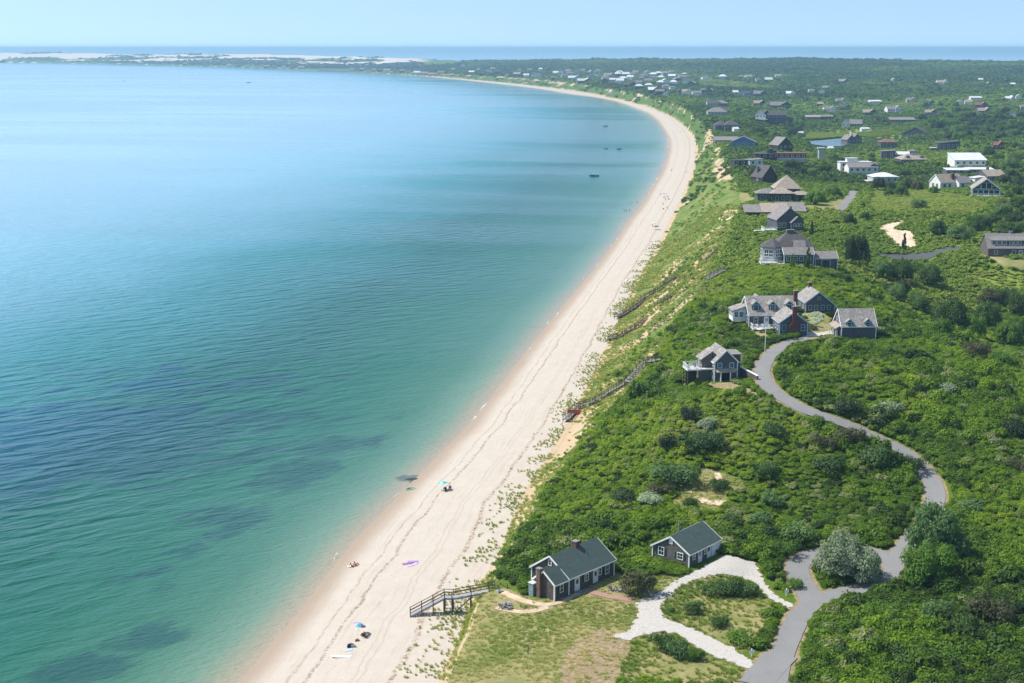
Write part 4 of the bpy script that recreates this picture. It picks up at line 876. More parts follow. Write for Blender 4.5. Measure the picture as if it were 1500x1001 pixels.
MB().cyl((3.6, 4.3, 3.6), (3.6, 4.3, 6.1), .13, n=10).build('stovepipe', METAL, H.o); MB().cyl((5.6, 2.0, 3.6), (5.6, 2.0, 4.0), .1).build('vent_pipe', SH_DARK, H.o)
# ---------------- large cottage on the bluff
H = House('shingled_house', 1097, 480.5, 3.5, 'large grey house with three dormers and broad brick chimney on its front gable', 'house', sink=.1)
H.wing(0, 11.3, 0, 9, 3.2, 3.6, 'gx', SH_BLUE, RF_CEDAR, trim=WHITE); H.wing(5.5, 11.9, -7.5, .1, 2.75, 2.3, 'gy', SH_BLUE, RF_CEDAR, trim=TRIMT)
for xc in (1.75, 5.75, 9.7): H.dormer(xc, .95, 3.95, 1.75, 1.55, .75, 3.4, SH_BLUE, RF_CEDAR, TRIMT)
c = MB(); c.box(7.55, 9.6, -8.25, -7.52, -2, 2.0); c.ext([(-8.25, 2.0), (-7.52, 2.0), (-7.52, 2.05), (-8.25, 2.05)], 7.55, 9.6, 'x'); c.add([(7.55,-8.25,2.05),(9.6,-8.25,2.05),(9.6,-7.52,2.05),(7.55,-7.52,2.05),(8.25,-8.25,2.9),(9.35,-8.25,2.9),(9.35,-7.52,2.9),(8.25,-7.52,2.9)], [(0,1,5,4),(1,2,6,5),(2,3,7,6),(3,0,4,7),(3,2,1,0),(4,5,6,7)])
c.box(8.25, 9.35, -8.25, -7.52, 2.9, 6.5); c = c.build('chimney', BRICK, H.o); MB().box(8.17, 9.43, -8.33, -7.44, 6.5, 6.65).build('chimney_cap', STONE, c)
H.chimney(11.75, 3.4, .85, .95, -2, 8.3)
H.win('F', 6.5, 1.5, .8, 1.25, -7.5, TRIMT); H.win('F', 10.9, 1.5, .8, 1.25, -7.5, TRIMT); H.win('F', 1.6, 1.75, .85, 1.45, 0, WHITE); H.door('F', 4.1, .95, 2.1, 0, .5)
H.win('L', -5.6, 1.6, 1.0, 1.5, 5.5, WHITE); H.win('L', -3.6, 1.6, 1.0, 1.5, 5.5, WHITE)
H.win('L', 2.2, 1.9, 1.0, 1.5, 0, WHITE); H.win('L', 3.6, 5.0, .8, 1.2, 0, WHITE); H.win('L', 5.2, 5.0, .8, 1.2, 0, WHITE); H.win('R', -5.2, 1.5, .9, 1.2, 11.9, TRIMT)
H.wing(-3.2, -.05, 3.2, 7.6, 3.6, 1.0, 'shx', WWALL, RF_CEDAR, z0=1.1)
for y in (3.9, 4.9, 5.9, 6.9): H.win('L', y, 2.75, .75, 1.1, -3.2, WHITE)
H.win('F', -2.4, 2.75, .8, 1.1, 3.2, WHITE); H.win('F', -1.2, 2.75, .8, 1.1, 3.2, WHITE)
for x, y in ((-3.0, 3.4), (-.4, 3.4), (-3.0, 7.4)): H.box('pier', BRICK, x-.25, x+.25, y-.25, y+.25, -2.5, 1.08)
H.deck(.3, 5.3, -3.2, -.1, .45); H.rail([(.35, -.2, .45), (.35, -3.1, .45), (5.2, -3.1, .45)])
H.wing(2.6, 5.4, 9.02, 11.4, 4.3, 1.9, 'gy', SH_BLUE, RF_CEDAR, trim=WHITE)
# garden wing behind
H = House('shingled_house', 1180, 458.5, 4, 'grey saltbox house with four windows in a row behind the white flower bed', 'house')
H.wing(0, 7.2, 0, 9.2, 2.6, 2.5, 'gy', SH_BLUE, RF_CEDAR, tp=.45, e2=1.9, trim=TRIMT)
for x in (1.1, 2.6, 4.25, 5.75): H.win('F', x, 1.3, .72, 1.05, 0, TRIMT)
H.win('F', 3.25, 3.6, .5, .65, 0, TRIMT); H.chimney(3.2, 8.4, .9, .8, 4.0, 6.2); H.win('L', 2.2, 1.5, .8, 1.2, 0, WHITE); H.win('L', 5.2, 1.5, .8, 1.2, 0, WHITE)
# garage
H = House('shingled_garage', 1232.4, 496, 3, 'grey garage with two small blue dormers along its eave at the drive end', 'garage', sink=.1)
H.wing(0, 7.9, 0, 6.4, 3.0, 3.3, 'gx', SH_BLUE, RF_CEDAR, trim=WHITE)
for xc in (1.75, 6.0): H.dormer(xc, -.06, 2.75, 1.5, 1.15, .65, 2.2, SH_BLUE, RF_CEDAR, TRIMT)
H.win('L', 2.1, 3.75, .9, 1.5, 0, WHITE); H.win('L', 4.2, 3.75, .9, 1.5, 0, WHITE)
H.wing(-1.3, -.02, .3, 6.1, 2.25, .7, 'shx', SH_BLUE, RF_TAN, z0=2.1, ov=.1, names=('pent_wall', 'pent_roof'))
for y in (1.8, 4.6): H.door('L', y, 2.2, 2.0, 0, .0, mat=SH_DARK, lite=False)
for y in (.4, 3.2, 6.0): H.box('post', WHITE, -1.25, -1.1, y-.08, y+.08, -1.5, 2.1)
# ---------------- small two storey cottage with carport
H = House('shingled_house', 1046.5, 559, 9, 'narrow two storey blue cottage with open garage under its gable and a raised deck', 'house')
H.wing(0, 4.8, 0, 7.5, 4.1, 2.35, 'gy', SH_BLUE, RF_CEDAR, trim=WHITE)
H.wing(-2.2, .0, 2.2, 5.4, 4.3, 1.5, 'shx', SH_GREY, RF_CEDAR); H.wing(3.2, 6.2, 2.2, 6.4, 5.0, .9, 'flat', SH_BLUE, RF_CEDAR, fp=False)
H.win('F', 1.05, 3.35, .72, .82, 0, TRIMT, fw=.14); H.win('F', 3.6, 3.35, .72, .82, 0, TRIMT, fw=.14)
g = MB().box(1.25, 3.2, -.03, .03, .0, 2.0).build('garage_shade_panel', simple('painted interior shade', (.012, .011, .011), rough=1), H.o)  # near-black panel on the wall, painted shade of the open garage
for x in (1.15, 3.2): H.box('post', WHITE, x-.1, x+.1, -.75, -.55, -1.5, 1.95)
MB().ext([(-.85, 1.95), (-.02, 2.55), (-.02, 2.7), (-.85, 2.1)], .15, 4.65, 'x').build('pent_roof', RF_TAN, H.o)
H.win('L', 4.1, 3.2, .8, 1.0, -2.2, WHITE); H.win('L', 1.2, 3.1, .8, 1.2, 0, WHITE); H.door('L', 1.1, .85, 1.95, 0, .05)
H.deck(-5.6, -2.5, .8, 4.6, 2.5); H.rail([(-2.6, .85, 2.5), (-5.5, .85, 2.5), (-5.5, 4.5, 2.5), (-2.6, 4.5, 2.5)]); H.deck(-2.5, -.05, 1.0, 2.2, 2.5, posts=False)
H.box('under_deck_shade', SH_DARK, -5.0, -2.7, 3.9, 4.1, -2, 2.2)  # dark panel standing in for the shade below the deck
# retaining wall
x, y, z = ground(1077, 549); r = empty('retaining_wall', (x, y, z+.7), math.radians(-58), 'low grey retaining wall with white cap stepping down beside the narrow cottage', 'wall'); foot(x, y, math.radians(-62), 0, 7, -.3, .3)
MB().ext([(0, -2), (7, -3), (7, .35), (0, 1.5)], -.18, .18, 'y').add([], []).build('wall', SH_GREY, r); MB().bar((-.05, 0, 1.58), (7.05, 0, .43), .5, .13).build('wall_cap', WHITE, r)
# ---------------- hexagonal pavilion house
H = House('shingled_house', 1121, 388, 2, 'rambling house with pointed charcoal pavilion roof, tall white windows and white decks', 'house', sink=-.3)
def hexa(H, cx, cy, r, z0, e, rise, wall, roof, n=6, a0=.2):
    W = MB(); W.v = [(cx+r*math.cos(a0+6.2832*i/n), cy+r*math.sin(a0+6.2832*i/n), z) for z in (z0, e) for i in range(n)]; W.f = [(i, (i+1) % n, n+(i+1) % n, n+i) for i in range(n)]+[tuple(range(n, 2*n))]; W.build('wall', wall, H.o)
    R = MB(); q = r+.5; R.v = [(cx+q*math.cos(a0+6.2832*i/n), cy+q*math.sin(a0+6.2832*i/n), z) for z in (e+.02, e+.2) for i in range(n)]+[(cx, cy, e+rise)]; R.f = [(i, (i+1) % n, n+(i+1) % n, n+i) for i in range(n)]+[(n+i, n+(i+1) % n, 2*n) for i in range(n)]+[tuple(range(n-1, -1, -1))]; R.build('roof', roof, H.o)
    foot(H.x, H.y, H.th, cx-r, cx+r, cy-r, cy+r)
hexa(H, 2.6, 3.4, 3.5, -2, 4.6, 2.7, PALEW, RF_DARK, 6, math.radians(30))
for k, (a, b) in enumerate([(1.3, .62), (2.6, -.1)]): pass
for a in (1.15, 2.05): H.win('L', 0, 2.6, .1, .1, -20) if 0 else None
for i in (2, 3, 4):   # tall windows on the three faces towards the water and the viewer
    a0 = math.radians(30+60*i); a1 = math.radians(30+60*(i+1)); p = Vector((2.6+3.5*math.cos(a0), 3.4+3.5*math.sin(a0), 0)); q = Vector((2.6+3.5*math.cos(a1), 3.4+3.5*math.sin(a1), 0)); nrm = Vector(((a0 and 1)*math.cos((a0+a1)/2), math.sin((a0+a1)/2), 0))
    for t in (.3, .7):
        c = p+(q-p)*t+nrm*.04; d = (q-p).normalized()
        w = MB().bar(c-d*.55+Vector((0, 0, 3.0)), c+d*.55+Vector((0, 0, 3.0)), .06, 1.9).build('window', GLASS, H.o)
        fr = MB(); o = nrm*.05
        for zz in (1.98, 2.9, 4.02): fr.bar(c-d*.62+o+Vector((0, 0, zz)), c+d*.62+o+Vector((0, 0, zz)), .05, .16)
        for sg in (-1, 0, 1): fr.bar(c+d*.6*sg+o*1.15+Vector((0, 0, 1.95)), c+d*.6*sg+o*1.15+Vector((0, 0, 4.05)), .12, .05)
        fr.build('frame', WHITE, w)
H.wing(4.0, 15.5, 4.5, 12.5, 4.2, 4.2, 'hip', SH_BLUE, RF_DARK); H.wing(5.2, 13.8, -1.6, 3.2, 3.0, 1.6, 'gx', SH_BLUE, RF_GREY, trim=WHITE)
H.wing(9, 12.2, 2.4, 5.4, 4.6, 1.6, 'gx', SH_GREY, RF_GREY); H.chimney(9.0, 8.5, 2.2, 1.0, 6.5, 8.9, SH_GREY)
for x in (6.5, 8.4, 10.3, 12.4): H.win('F', x, 1.7, 1.1, 1.2, -1.6, WHITE)
H.deck(-1.8, 3.2, -2.6, .6, .6); H.rail([(-1.7, .5, .6), (-1.7, -2.5, .6), (3.1, -2.5, .6)]); H.deck(3.3, 5.1, -3.2, -1.0, .3); H.rail([(3.4, -3.1, .3), (5.0, -3.1, .3)])
H = House('shingled_garage', 1194, 391, 4, 'low grey roofed garage with pale gable trim beside the pavilion house', 'garage'); H.wing(0, 6.6, 0, 5.4, 2.5, 1.6, 'gx', SH_BLUE, RF_GREY, trim=WHITE); H.door('F', 3.2, 2.4, 1.9, 0, .1, lite=False, mat=SH_DARK); H.win('L', 2.7, 1.5, .9, 1.0, 0)
# ---------------- gabled house behind it
H = House('shingled_house', 1137.5, 340, 10, 'dark shingled house with wide gable, three small white windows and a white deck', 'house', sink=-.2)
H.wing(0, 9.6, 0, 9.5, 4.0, 4.0, 'gy', SH_BLUE, RF_GREY, tp=.48); H.wing(4.6, 8.9, -2.2, .1, 3.2, 1.9, 'gy', SH_BLUE, RF_GREY)
for a in (.9, 2.7): H.win('F', a, 2.1, 1.1, 1.5, 0, WHITE)
for a in (5.6, 6.7, 7.8): H.win('F', a, 2.3, .65, .9, -2.2, WHITE)
H.chimney(5.2, 1.2, .7, .7, 6, 8.4, SH_GREY); H.deck(-4.8, -.1, -1.0, 2.6, .7); H.rail([(-.2, -.9, .7), (-4.7, -.9, .7), (-4.7, 2.5, .7)]); H.deck(-8, -4.9, -.6, .8, .5)
# ---------------- low wide roof
H = House('low_house', 1093, 318, -4, 'low dark house under broad flat grey roofs on the bluff edge', 'house', sink=.2)
H.wing(0, 8.5, 0, 8, 2.1, 1.6, 'shy', SH_BROWN, RF_GREY, ov=.8); H.wing(6.5, 15.5, -1.0, 8, 2.3, 2.0, 'shy', SH_BROWN, RF_TAN, ov=.8, fp=True); H.wing(12.5, 22, 1, 9.5, 2.5, 2.0, 'shy', SH_BROWN, RF_GREY, ov=.8)
for x in (2.2, 5.0): H.win('F', x, 1.4, 1.5, 1.2, 0, SH_BROWN)
# ---------------- pyramid roofs
H = House('shingled_house', 1110, 297, -3, 'dark house with a tall pyramid roof above spreading lower roofs', 'house', sink=-.2)
H.wing(7.5, 17.5, 4, 14, 5.0, 5.4, 'pyr', SH_DARK, RF_TAN, ov=.7); H.wing(0, 8.5, 1.5, 8.5, 3.3, 2.0, 'hip', SH_BLUE, RF_GREY, ov=.8); H.wing(5.5, 14, -1.5, 6, 3.6, 2.2, 'hip', SH_DARK, RF_TAN, ov=.8); H.wing(13.6, 21.5, -.5, 5.5, 3.0, 1.4, 'hip', SH_DARK, RF_TAN, ov=.7)
for x in (1.8, 4.0): H.win('F', x, 1.8, 1.2, 1.3, 1.5, TRIMT)
for x in (7.5, 10.0, 12.2): H.win('F', x, 1.9, 1.3, 1.4, -1.5, TRIMT)
for x in (15.5, 18.6): H.win('F', x, 1.6, 1.1, 1.2, -.5, TRIMT)
# ---------------- dark A frame like gable
H = House('shingled_house', 1116.5, 270, 26, 'steep dark gabled house with brown roof standing alone above the bluff', 'house', sink=-.4)
H.wing(0, 8.6, 0, 9, 2.8, 5.2, 'gy', SH_DARK, RF_DARK, trim=SH_GREY); H.win('F', 3.0, 2.4, 1.1, 1.3, 0, SH_GREY); H.win('F', 5.8, 2.4, 1.1, 1.3, 0, SH_GREY); H.chimney(1.6, 6, 1.1, .8, 4, 7.4, SH_GREY); H.win('L', 4, 1.6, 1.2, 1.3, 0, WHITE)
# ---------------- long dormered house at the right edge
H = House('shingled_house', 1447, 376, -2, 'long grey shingled house with a row of shed dormers facing a lawn', 'house', sink=.1)
H.wing(0, 20, 0, 9, 2.9, 4.2, 'gx', SH_GREY, RF_GREY, trim=None)
for x0, x1 in ((1.2, 6.2), (6.9, 11.1), (11.6, 16.5)):
    d, r = H.wing(x0, x1, .9, 4.2, 5.3, 1.1, 'shy', SH_GREY, RF_GREY, z0=3.4, ov=.25, names=('dormer', 'roof'), fp=False); r.parent = d
    for k in range(3): H.win('F', x0+(x1-x0)*(k+.5)/3, 4.6, (x1-x0)/3-.55, 1.05, .9, WHITE, fw=.14)
H.win('F', 2.6, 1.5, 1.0, 1.1, 0, WHITE); H.door('F', 10.6, 1.0, 2.0, 0, .1); H.win('F', 12.4, 1.3, 1.3, 1.7, 0, WHITE); H.win('F', 14.6, 1.3, 1.3, 1.7, 0, WHITE); H.win('F', 8.4, 1.5, 1.1, 1.2, 0, WHITE)
H.chimney(8.5, 4.9, 1.0, .8, 5.5, 7.9, STONE)
# ---------------- pair of houses on the grassy hill
H = House('gabled_house', 1377, 279, 24, 'white gabled house with tan roof and brick chimney beside the glass fronted house', 'house', sink=-.3)
H.wing(0, 13, 0, 7.5, 3.3, 3.4, 'gx', WWALL, RF_TAN, trim=WHITE); H.wing(9, 16, -2.5, 5, 3.0, 2.6, 'gx', WWALL, RF_GREY); H.chimney(8.2, 1.6, 1.5, 1.2, 2, 7.2)
H.win('L', 2.2, 1.8, 1.2, 1.7, 0, WHITE); H.win('L', 5.0, 1.8, 1.2, 1.7, 0, WHITE); H.win('F', 2.5, 1.7, 1.4, 1.5, 0, WHITE); H.win('F', 5.5, 1.7, 1.4, 1.5, 0, WHITE); H.win('F', 11, 1.6, 1.3, 1.4, -2.5, TRIMT)
H = House('gabled_house', 1424, 288, -14, 'tan roofed house whose whole gable is glass between pale blue beams', 'house', sink=-.4)
H.wing(0, 11, 0, 12, 2.9, 4.1, 'gy', SH_BLUE, RF_TAN, trim=TRIMT, rov=.7)
for i in range(5): H.win('F', 1.2+i*2.15, 1.5, 1.85, 1.8, 0, TRIMT, grid=False, fw=.12)
for i, (w, h) in enumerate([(1.85, .9), (1.85, 2.3), (1.85, 2.3), (1.85, .9)]): H.win('F', [2.3, 4.45, 6.6, 8.75][i], 3.05+h/2, w, h, 0, TRIMT, grid=False, fw=.12)
for y in (2, 4.5, 7): H.win('L', y, 1.6, 1.2, 1.4, 0, WHITE)
H.deck(-.5, 11.5, -3.2, -.1, .3); H.rail([(-.4, -3.1, .3), (11.4, -3.1, .3)])
# ------------------------------------------------------------------ houses further off (base pixel, width in pixels)
def pxm(px, py): x, y, z = ground(px, py); return F/(y*CP-(z-CH)*SP), (x, y, z)
def mid(px, py, deg, label, blocks, name='house', group=None, wins=True, up=.4, cat='house'):
    """px, py: base of the front left corner; blocks in metres"""
    H = House(name, px, py, deg, label, cat, group, sink=-up)
    for b in blocks:
        b = list(b); k = b[6]; x0, x1, y0, y1, e, r = b[:6]; wl, rf = b[7], b[8]
        H.wing(x0, x1, y0, y1, e, r, k, wl, rf, z0=b[9] if len(b) > 9 else -4, ov=.4)
        if wins and (len(b) <= 10 or b[10]):
            n = max(1, int((x1-x0)/3.2))
            for i in range(n): H.win('F', x0+(x1-x0)*(i+.5)/n, e-1.3 if e < 4 else e-1.5, 1.3, 1.2, y0, WHITE, grid=False, fw=.16)
            if e > 4.6:
                for i in range(n): H.win('F', x0+(x1-x0)*(i+.5)/n, 1.5, 1.3, 1.2, y0, WHITE, grid=False, fw=.16)
    return H
D, G, B, T, W_, PL = SH_DARK, SH_GREY, SH_BLUE, RF_TAN, WWALL, PALEW
h = mid(1107, 235, 2, 'long low house with flat dark roof, red brown walls and pale base near the bluff', [(0, 11, 0, 8, 3.4, 0, 'flat', D, RF_DARK), (11, 31, 1, 8, 3.6, 0, 'flat', REDW, RF_RED), (8, 13, 4, 9, 5, 0, 'flat', D, RF_DARK)]); h.chimney(9.5, 3, 2, 1.5, 3, 6.2, SH_DARK)
h.box('base_wall', PALEW, 13, 31.2, -.5, .7, -4, .9)
mid(1140, 222, 24, 'dark gabled house with pale rake boards behind the red brown building', [(0, 11.5, 0, 11, 3.8, 5, 'gy', D, RF_GREY)])
mid(1070, 217, -12, 'bright blue walled house with pale grey roof near the bluff top', [(0, 17, 0, 10, 3.6, 3.8, 'gy', BLUEW, RF_GREY), (5, 12, 6, 14, 4.5, 2, 'gx', REDW, RF_DARK)])
mid(1048, 212, 2, 'flat pale roofed house just seaward of the blue one', [(0, 18, 0, 10, 2.6, 2.0, 'shy', G, RF_GREY)])
mid(1076, 244, 12, 'low dark flat roofed building with a white end above the bluff', [(0, 10, 0, 6, 2.8, 0, 'flat', D, RF_DARK), (8, 16, -2, 5, 3, .5, 'shx', WWALL, RF_GREY)])
mid(1048, 192, 3, 'large dark grey house of many hipped roofs on the bluff shoulder', [(0, 11, 0, 12, 4, 4, 'hip', B, RF_DARK), (7, 19, -5, 6, 4.6, 4, 'hip', B, RF_DARK)])
mid(1037, 171, 0, 'grey roofed house with pale deck on the bluff above the bend', [(0, 20, 0, 14, 4.2, 4.5, 'hip', PL, RF_GREY), (10, 22, 8, 18, 5, 4, 'gx', G, RF_DARK)])
mid(1036, 158, 0, 'cluster house with blue grey roofs behind the bend of the beach', [(0, 14, 0, 12, 5, 4, 'gx', PL, RF_DARK), (10, 26, 4, 16, 4.5, 4, 'hip', G, RF_GREY)])
h = mid(1107, 176, -6, 'white gabled house joined to a long dark roofed wing above the reeds', [(0, 10, 0, 12, 4.6, 5, 'gy', W_, RF_DARK), (12, 31, 4, 13, 4.6, 4.2, 'gx', B, RF_DARK), (8, 14, 6, 14, 6, 3.5, 'gy', B, RF_GREY)]); h.deck(-4, 12, -4, -.2, .4)
mid(1180, 176, -2, 'long low brown house with shallow roof beyond the reeds', [(0, 16, 0, 10, 2.8, 1.8, 'gx', SH_BROWN, T), (15, 30, 2, 9, 3.2, 1.6, 'gx', D, RF_GREY)])
mid(1233, 187.5, -14, 'white gabled house with grey wing beside the reed meadow', [(0, 8, 0, 10, 4, 4, 'gy', W_, RF_GREY), (7, 20, 2, 11, 3.8, 4, 'gx', B, RF_GREY)])
h = mid(1234, 254, 2, 'white flat roofed house with pale roof terrace above a grey gabled wing', [(0, 18, 5, 12, 5.5, 0, 'flat', W_, RF_PALE), (4, 10, 6, 10, 7.6, 0, 'flat', W_, RF_PALE, 4, False), (2, 19, -6, 4, 3.4, 2.2, 'gx', W_, RF_GREY)]); h.wing(14, 20, -5, 3, 3.5, 2, 'gy', BLUEW, RF_DARK)
h = mid(1279, 270, 3, 'low white hip roofed house with grey walls and dark windows', [(0, 13.5, 0, 11, 3.3, 2.1, 'hip', PL, RF_PALE)]); h.deck(-3, 0, 2, 8, 1.2)
h = mid(1321, 242, 4, 'broad tan pyramid roofed house with a windowed cupola', [(0, 17, 0, 14, 3, 4, 'hip', SH_BROWN, T)]); h.wing(6.5, 11.5, 5, 9.5, 8.2, .8, 'hip', W_, RF_GREY, z0=5, fp=False)
for x in (7.3, 9, 10.7): h.win('F', x, 7.4, 1.0, 1.0, 5, WHITE, grid=False)
h.dormer(4.3, 1.2, 3.6, 2.2, 1.3, .8, 3, SH_DARK, RF_DARK, WHITE); h.dormer(13.5, 1.2, 3.6, 2.2, 1.3, .8, 3, SH_DARK, RF_DARK, WHITE)
mid(1290, 219, 2, 'square house with red brown roof and pale balcony near the pond', [(0, 13, 0, 11, 5, 2.4, 'hip', B, RF_RED)])
mid(1291, 234, -8, 'grey house with white windows and long pale roofed wing near the pond', [(0, 9, 0, 8, 5.2, .6, 'shx', G, RF_GREY), (9, 23, 3, 12, 3, 1.6, 'gx', B, RF_PALE)])
h = mid(1241, 212, 22, 'white gabled grey house at the pond edge', [(0, 9, 0, 10, 4, 4, 'gy', G, RF_GREY), (9, 19, 5, 14, 4.2, 4.5, 'gy', G, RF_GREY)]); h.chimney(11, 11, 1.2, 1.2, 7, 10.5, WHITE)
mid(1320, 203, -24, 'big dark house with one very wide low gable among trees', [(0, 25, 0, 14, 3.5, 6.5, 'gy', B, RF_DARK)])
h = mid(1373, 222, -6, 'boxy dark grey house with slanting roof and glass corner', [(0, 16, 0, 12, 5.5, 1.8, 'shx', B, RF_DARK)]); h.deck(-5, 0, 1, 7, 2.2)
h = mid(1398, 246, 2, 'house with large pale metal shed roof and white posts', [(0, 19, 0, 13, 4, 3.2, 'shy', W_, RF_PALE)]); h.deck(-5, 20, -3, 0, .6)
mid(1387, 257, -3, 'long low building under pale flat roofs in front of the metal roofed house', [(0, 12, 0, 9, 2.4, .5, 'shy', G, RF_PALE), (12, 26, 1.5, 9, 2.7, .5, 'shy', G, RF_PALE)])
h = mid(1446, 271, 18, 'tan gabled house with grey blue walls and small brick chimney at the wood edge', [(0, 11, 0, 10, 4, 2.6, 'gx', B, T), (-6, 0, 2, 7, 3, .6, 'shx', W_, RF_PALE)]); h.chimney(4, 6, 1, 1, 5, 8)
mid(1304, 180, 0, 'long dark house with pale flat roof in the meadow', [(0, 26, 0, 9, 2.6, 2.0, 'shy', D, RF_GREY)])
for (px, py, w, deg, lb, a, b) in [(1300,166,23,8,'white house with blue shaded gables on the open slope',W_,RF_GREY),(1264,170,19,-4,'brown roofed long house on the open slope',SH_BROWN,T),(1274,154,18,3,'white low house with pale flat roof at the wood edge',W_,RF_PALE),(1207,165,18,4,'long white house with low wings among shrubs',W_,RF_GREY),(1230,162,16,-8,'tall grey house beside the long white one',G,RF_DARK),(1226,152,14,10,'grey house with light gable behind the tall grey one',PL,RF_GREY),(1328,151,14,-3,'pale roofed house before the dark wood',PL,RF_GREY),(1352,156,17,6,'blue grey house with white trim before the dark wood',BLUEW,RF_DARK),(1355,170,17,-5,'two level grey house with brown roof',G,T),(1402,154,12,8,'white house with two gables in the wood',W_,RF_GREY),(1413,154,11,-10,'white house with pinkish roof in the wood',W_,T),(1422,148,17,0,'long white flat roofed building in the wood',W_,RF_PALE),(1428,159,18,-6,'red brown roofed house in the wood',REDW,RF_RED),(1433,168,19,3,'low house with grey brown roof below the red brown one',G,T),(1474,149,13,14,'white gabled house at the top of a clearing',W_,W_),(1488,146,8,-12,'small white building with tall thin vent beside the white gabled house',W_,RF_PALE),(1495,162,12,4,'pale house at the edge of the village wood',PL,RF_GREY),(1455,221,14,-8,'small house with brown roof deep in the trees',REDW,RF_RED),(1478,172,10,-20,'narrow pale building on the clearing',PL,RF_GREY),
  (1373,125,17,3,'white and tan house alone on the far wooded rise',W_,T),(1229,123,14,-3,'tan roofed house alone in the far wood',SH_BROWN,T),(1306,120,7,2,'small pale roofed house in the far wood',W_,RF_PALE),(1433,120,7,-2,'tiny white roofed house far in the wood',W_,RF_PALE),(1481,127,7,8,'small bright white house far in the wood',W_,W_),(1470,122,10,-6,'dark house beside the small bright white one',D,RF_DARK),(1446,126,7,4,'small pinkish roofed house far in the wood',G,T),(1151,141,14,-10,'white roofed house on a rise inland',W_,RF_PALE),(1166,138,12,6,'brown house beside the white roofed one inland',SH_BROWN,RF_DARK),(1182,130,11,-4,'pale house with green grey roof inland',PL,RF_GREY),(1185,137,9,9,'small white house below the pale inland one',W_,RF_GREY),(1198,138,9,-16,'slanted white house inland',W_,RF_PALE),(1205,132,9,4,'pinkish roofed house behind the slanted white one',PL,T),(1073,139,9,7,'small white house with dark windows behind the bluff bend',W_,W_),(1082,140,10,-5,'pale roofed house beside the dark blue one',PL,RF_GREY),(1090,141,14,5,'dark blue grey house behind the bluff bend',BLUEW,RF_DARK),(1104,142,19,-3,'long brown grey house with several roofs behind the bluff bend',SH_BROWN,RF_GREY),(1104,156,17,2,'dark house with two pale roofs above the reed meadow',D,T),(1128,160,31,-2,'wide dark house with brown roofs above the white gabled one',D,RF_GREY),(1197,157,9,-6,'small tan roofed house among inland shrubs',SH_BROWN,T)]:
    s, q = pxm(px, py); wm = w/s; d = min(max(.55*wm, 6), 11); e = 3.2 if wm < 16 else 3.8
    if 'flat' in lb: bl = [(0, wm, 0, d, e, 1.3, 'shy', a, b)]
    elif w > 12: bl = [(0, wm*.58, 0, d, e, d*.38, 'gx', a, b), (wm*.5, wm, -1.5, d*.8, e+.8, d*.36, 'gy', a, b)]
    else: bl = [(0, wm, 0, d, e, d*.4, 'gx' if px % 2 else 'gy', a, b)]
    mid(px, py, deg, lb, bl, name='village_house', group='houses scattered over the wooded land', wins=(w > 11), up=1.0)
FARH = [(803,105,7),(816,111,13),(830,107,10),(845,109,10),(853,107,6),(875,108,8),(872,115,6),(827,115.5,8),(841,118.5,17),(856,124,19),(885,123,8),(893,115.5,13),(904,113,7),(916,113,10),(926,113,7),(922,118,8),(941,113,9),(896,122.5,7),(907,124,10),(921,129,15),(943,118,10),(949,123,10),(958,119,6),(967,117.5,8),(966,126.5,9),(964,111,9),(975,131,9),(957,138,15),(966,140.5,11),(976,142,10),(993,115,8),(992,121.5,10),(997,140.5,8),(610,110,8),(621,111,9),(631,112,7),(645,109,8),(699,104.5,6),(716,107,7),(679,99,7),(744,105,5),(742,113,5),(756,113,9),(759,106,5),(775,106,6),(791,105,6),(784,113.5,13),(1005,141,13),(1020,143,11),(1031,138,7),(1040,137.5,6),(1057,116,10),(1097,117,9),(1085,117,6),(1110,121,6),(1126,121,10),(1140,116,8),(1021,113,5),(1034,117,10),(1004,123,9),(1003,112,6),(935,126,8),(985,126,9),(1012,128,9),(940,119,7),(862,110,6),(811,119,7),(705,112,6),(728,109,6),(663,105,6),(985,134,7),(835,112,8),(866,117,9),(880,114,7),(908,109,8),(930,109,8),(948,108.5,7),(955,112.5,9),(985,109,8),(975,112,9),(912,120,10),(930,120.5,9),(886,118.5,8),(935,133,10),(950,129.5,10),(983,116.5,9),(1000,118,10),(975,123,9),(899,109,7),(866,108,7),(822,107.5,7),(765,108.5,7),(770,114,7),(721,103.5,6),(690,108.5,7)]
WC = [('white', WWALL), ('grey', PALEW), ('weathered', SH_GREY), ('slate blue', SH_BLUE)]; RC = [('pale', RF_PALE), ('grey', RF_GREY), ('charcoal', RF_DARK), ('tan', RF_TAN)]
for i, (px, py, w) in enumerate(FARH):
    s, q = pxm(px, py); wm = w/s*1.2; r = random.Random(i*13+5); wn, wmat = WC[r.choice([0, 0, 1, 1, 2, 2, 3])]; rn, rmat = RC[r.choice([0, 0, 1, 1, 2, 3])]
    d = min(max(.6*wm, 6), 12); e = r.choice([3.2, 4.2, 5.2]); where = 'on the far bluff' if px > 790 else 'along the far shore'
    wide = 'wide' if w >= 12 else ('small' if w <= 7 else 'plain')
    bl = [(0, wm, 0, d, e, d*.4, r.choice(['gx', 'gx', 'gy', 'hip']), wmat, rmat)]
    if w >= 12: bl = [(0, wm*.55, 0, d, e, d*.36, 'gx', wmat, rmat), (wm*.45, wm, -1, d, e+.9, d*.36, 'gy', wmat, rmat)]
    mid(px-w/2, py, r.uniform(-18, 18), f'{wide} {wn} house with {rn} roof {where}', bl, name='village_house', group='houses strung along the far bluff and shore', wins=False, up=2.4)
h = mid(890, 141.5, -20, 'grey beach house standing at the foot of the far green bluff', [(0, 20, 0, 12, 4, 3, 'gx', PL, RF_GREY)], wins=False); mid(902, 144, -18, 'long dark beach house below the far green bluff', [(0, 24, 0, 12, 3.4, 2.4, 'gx', D, RF_DARK)], wins=False)
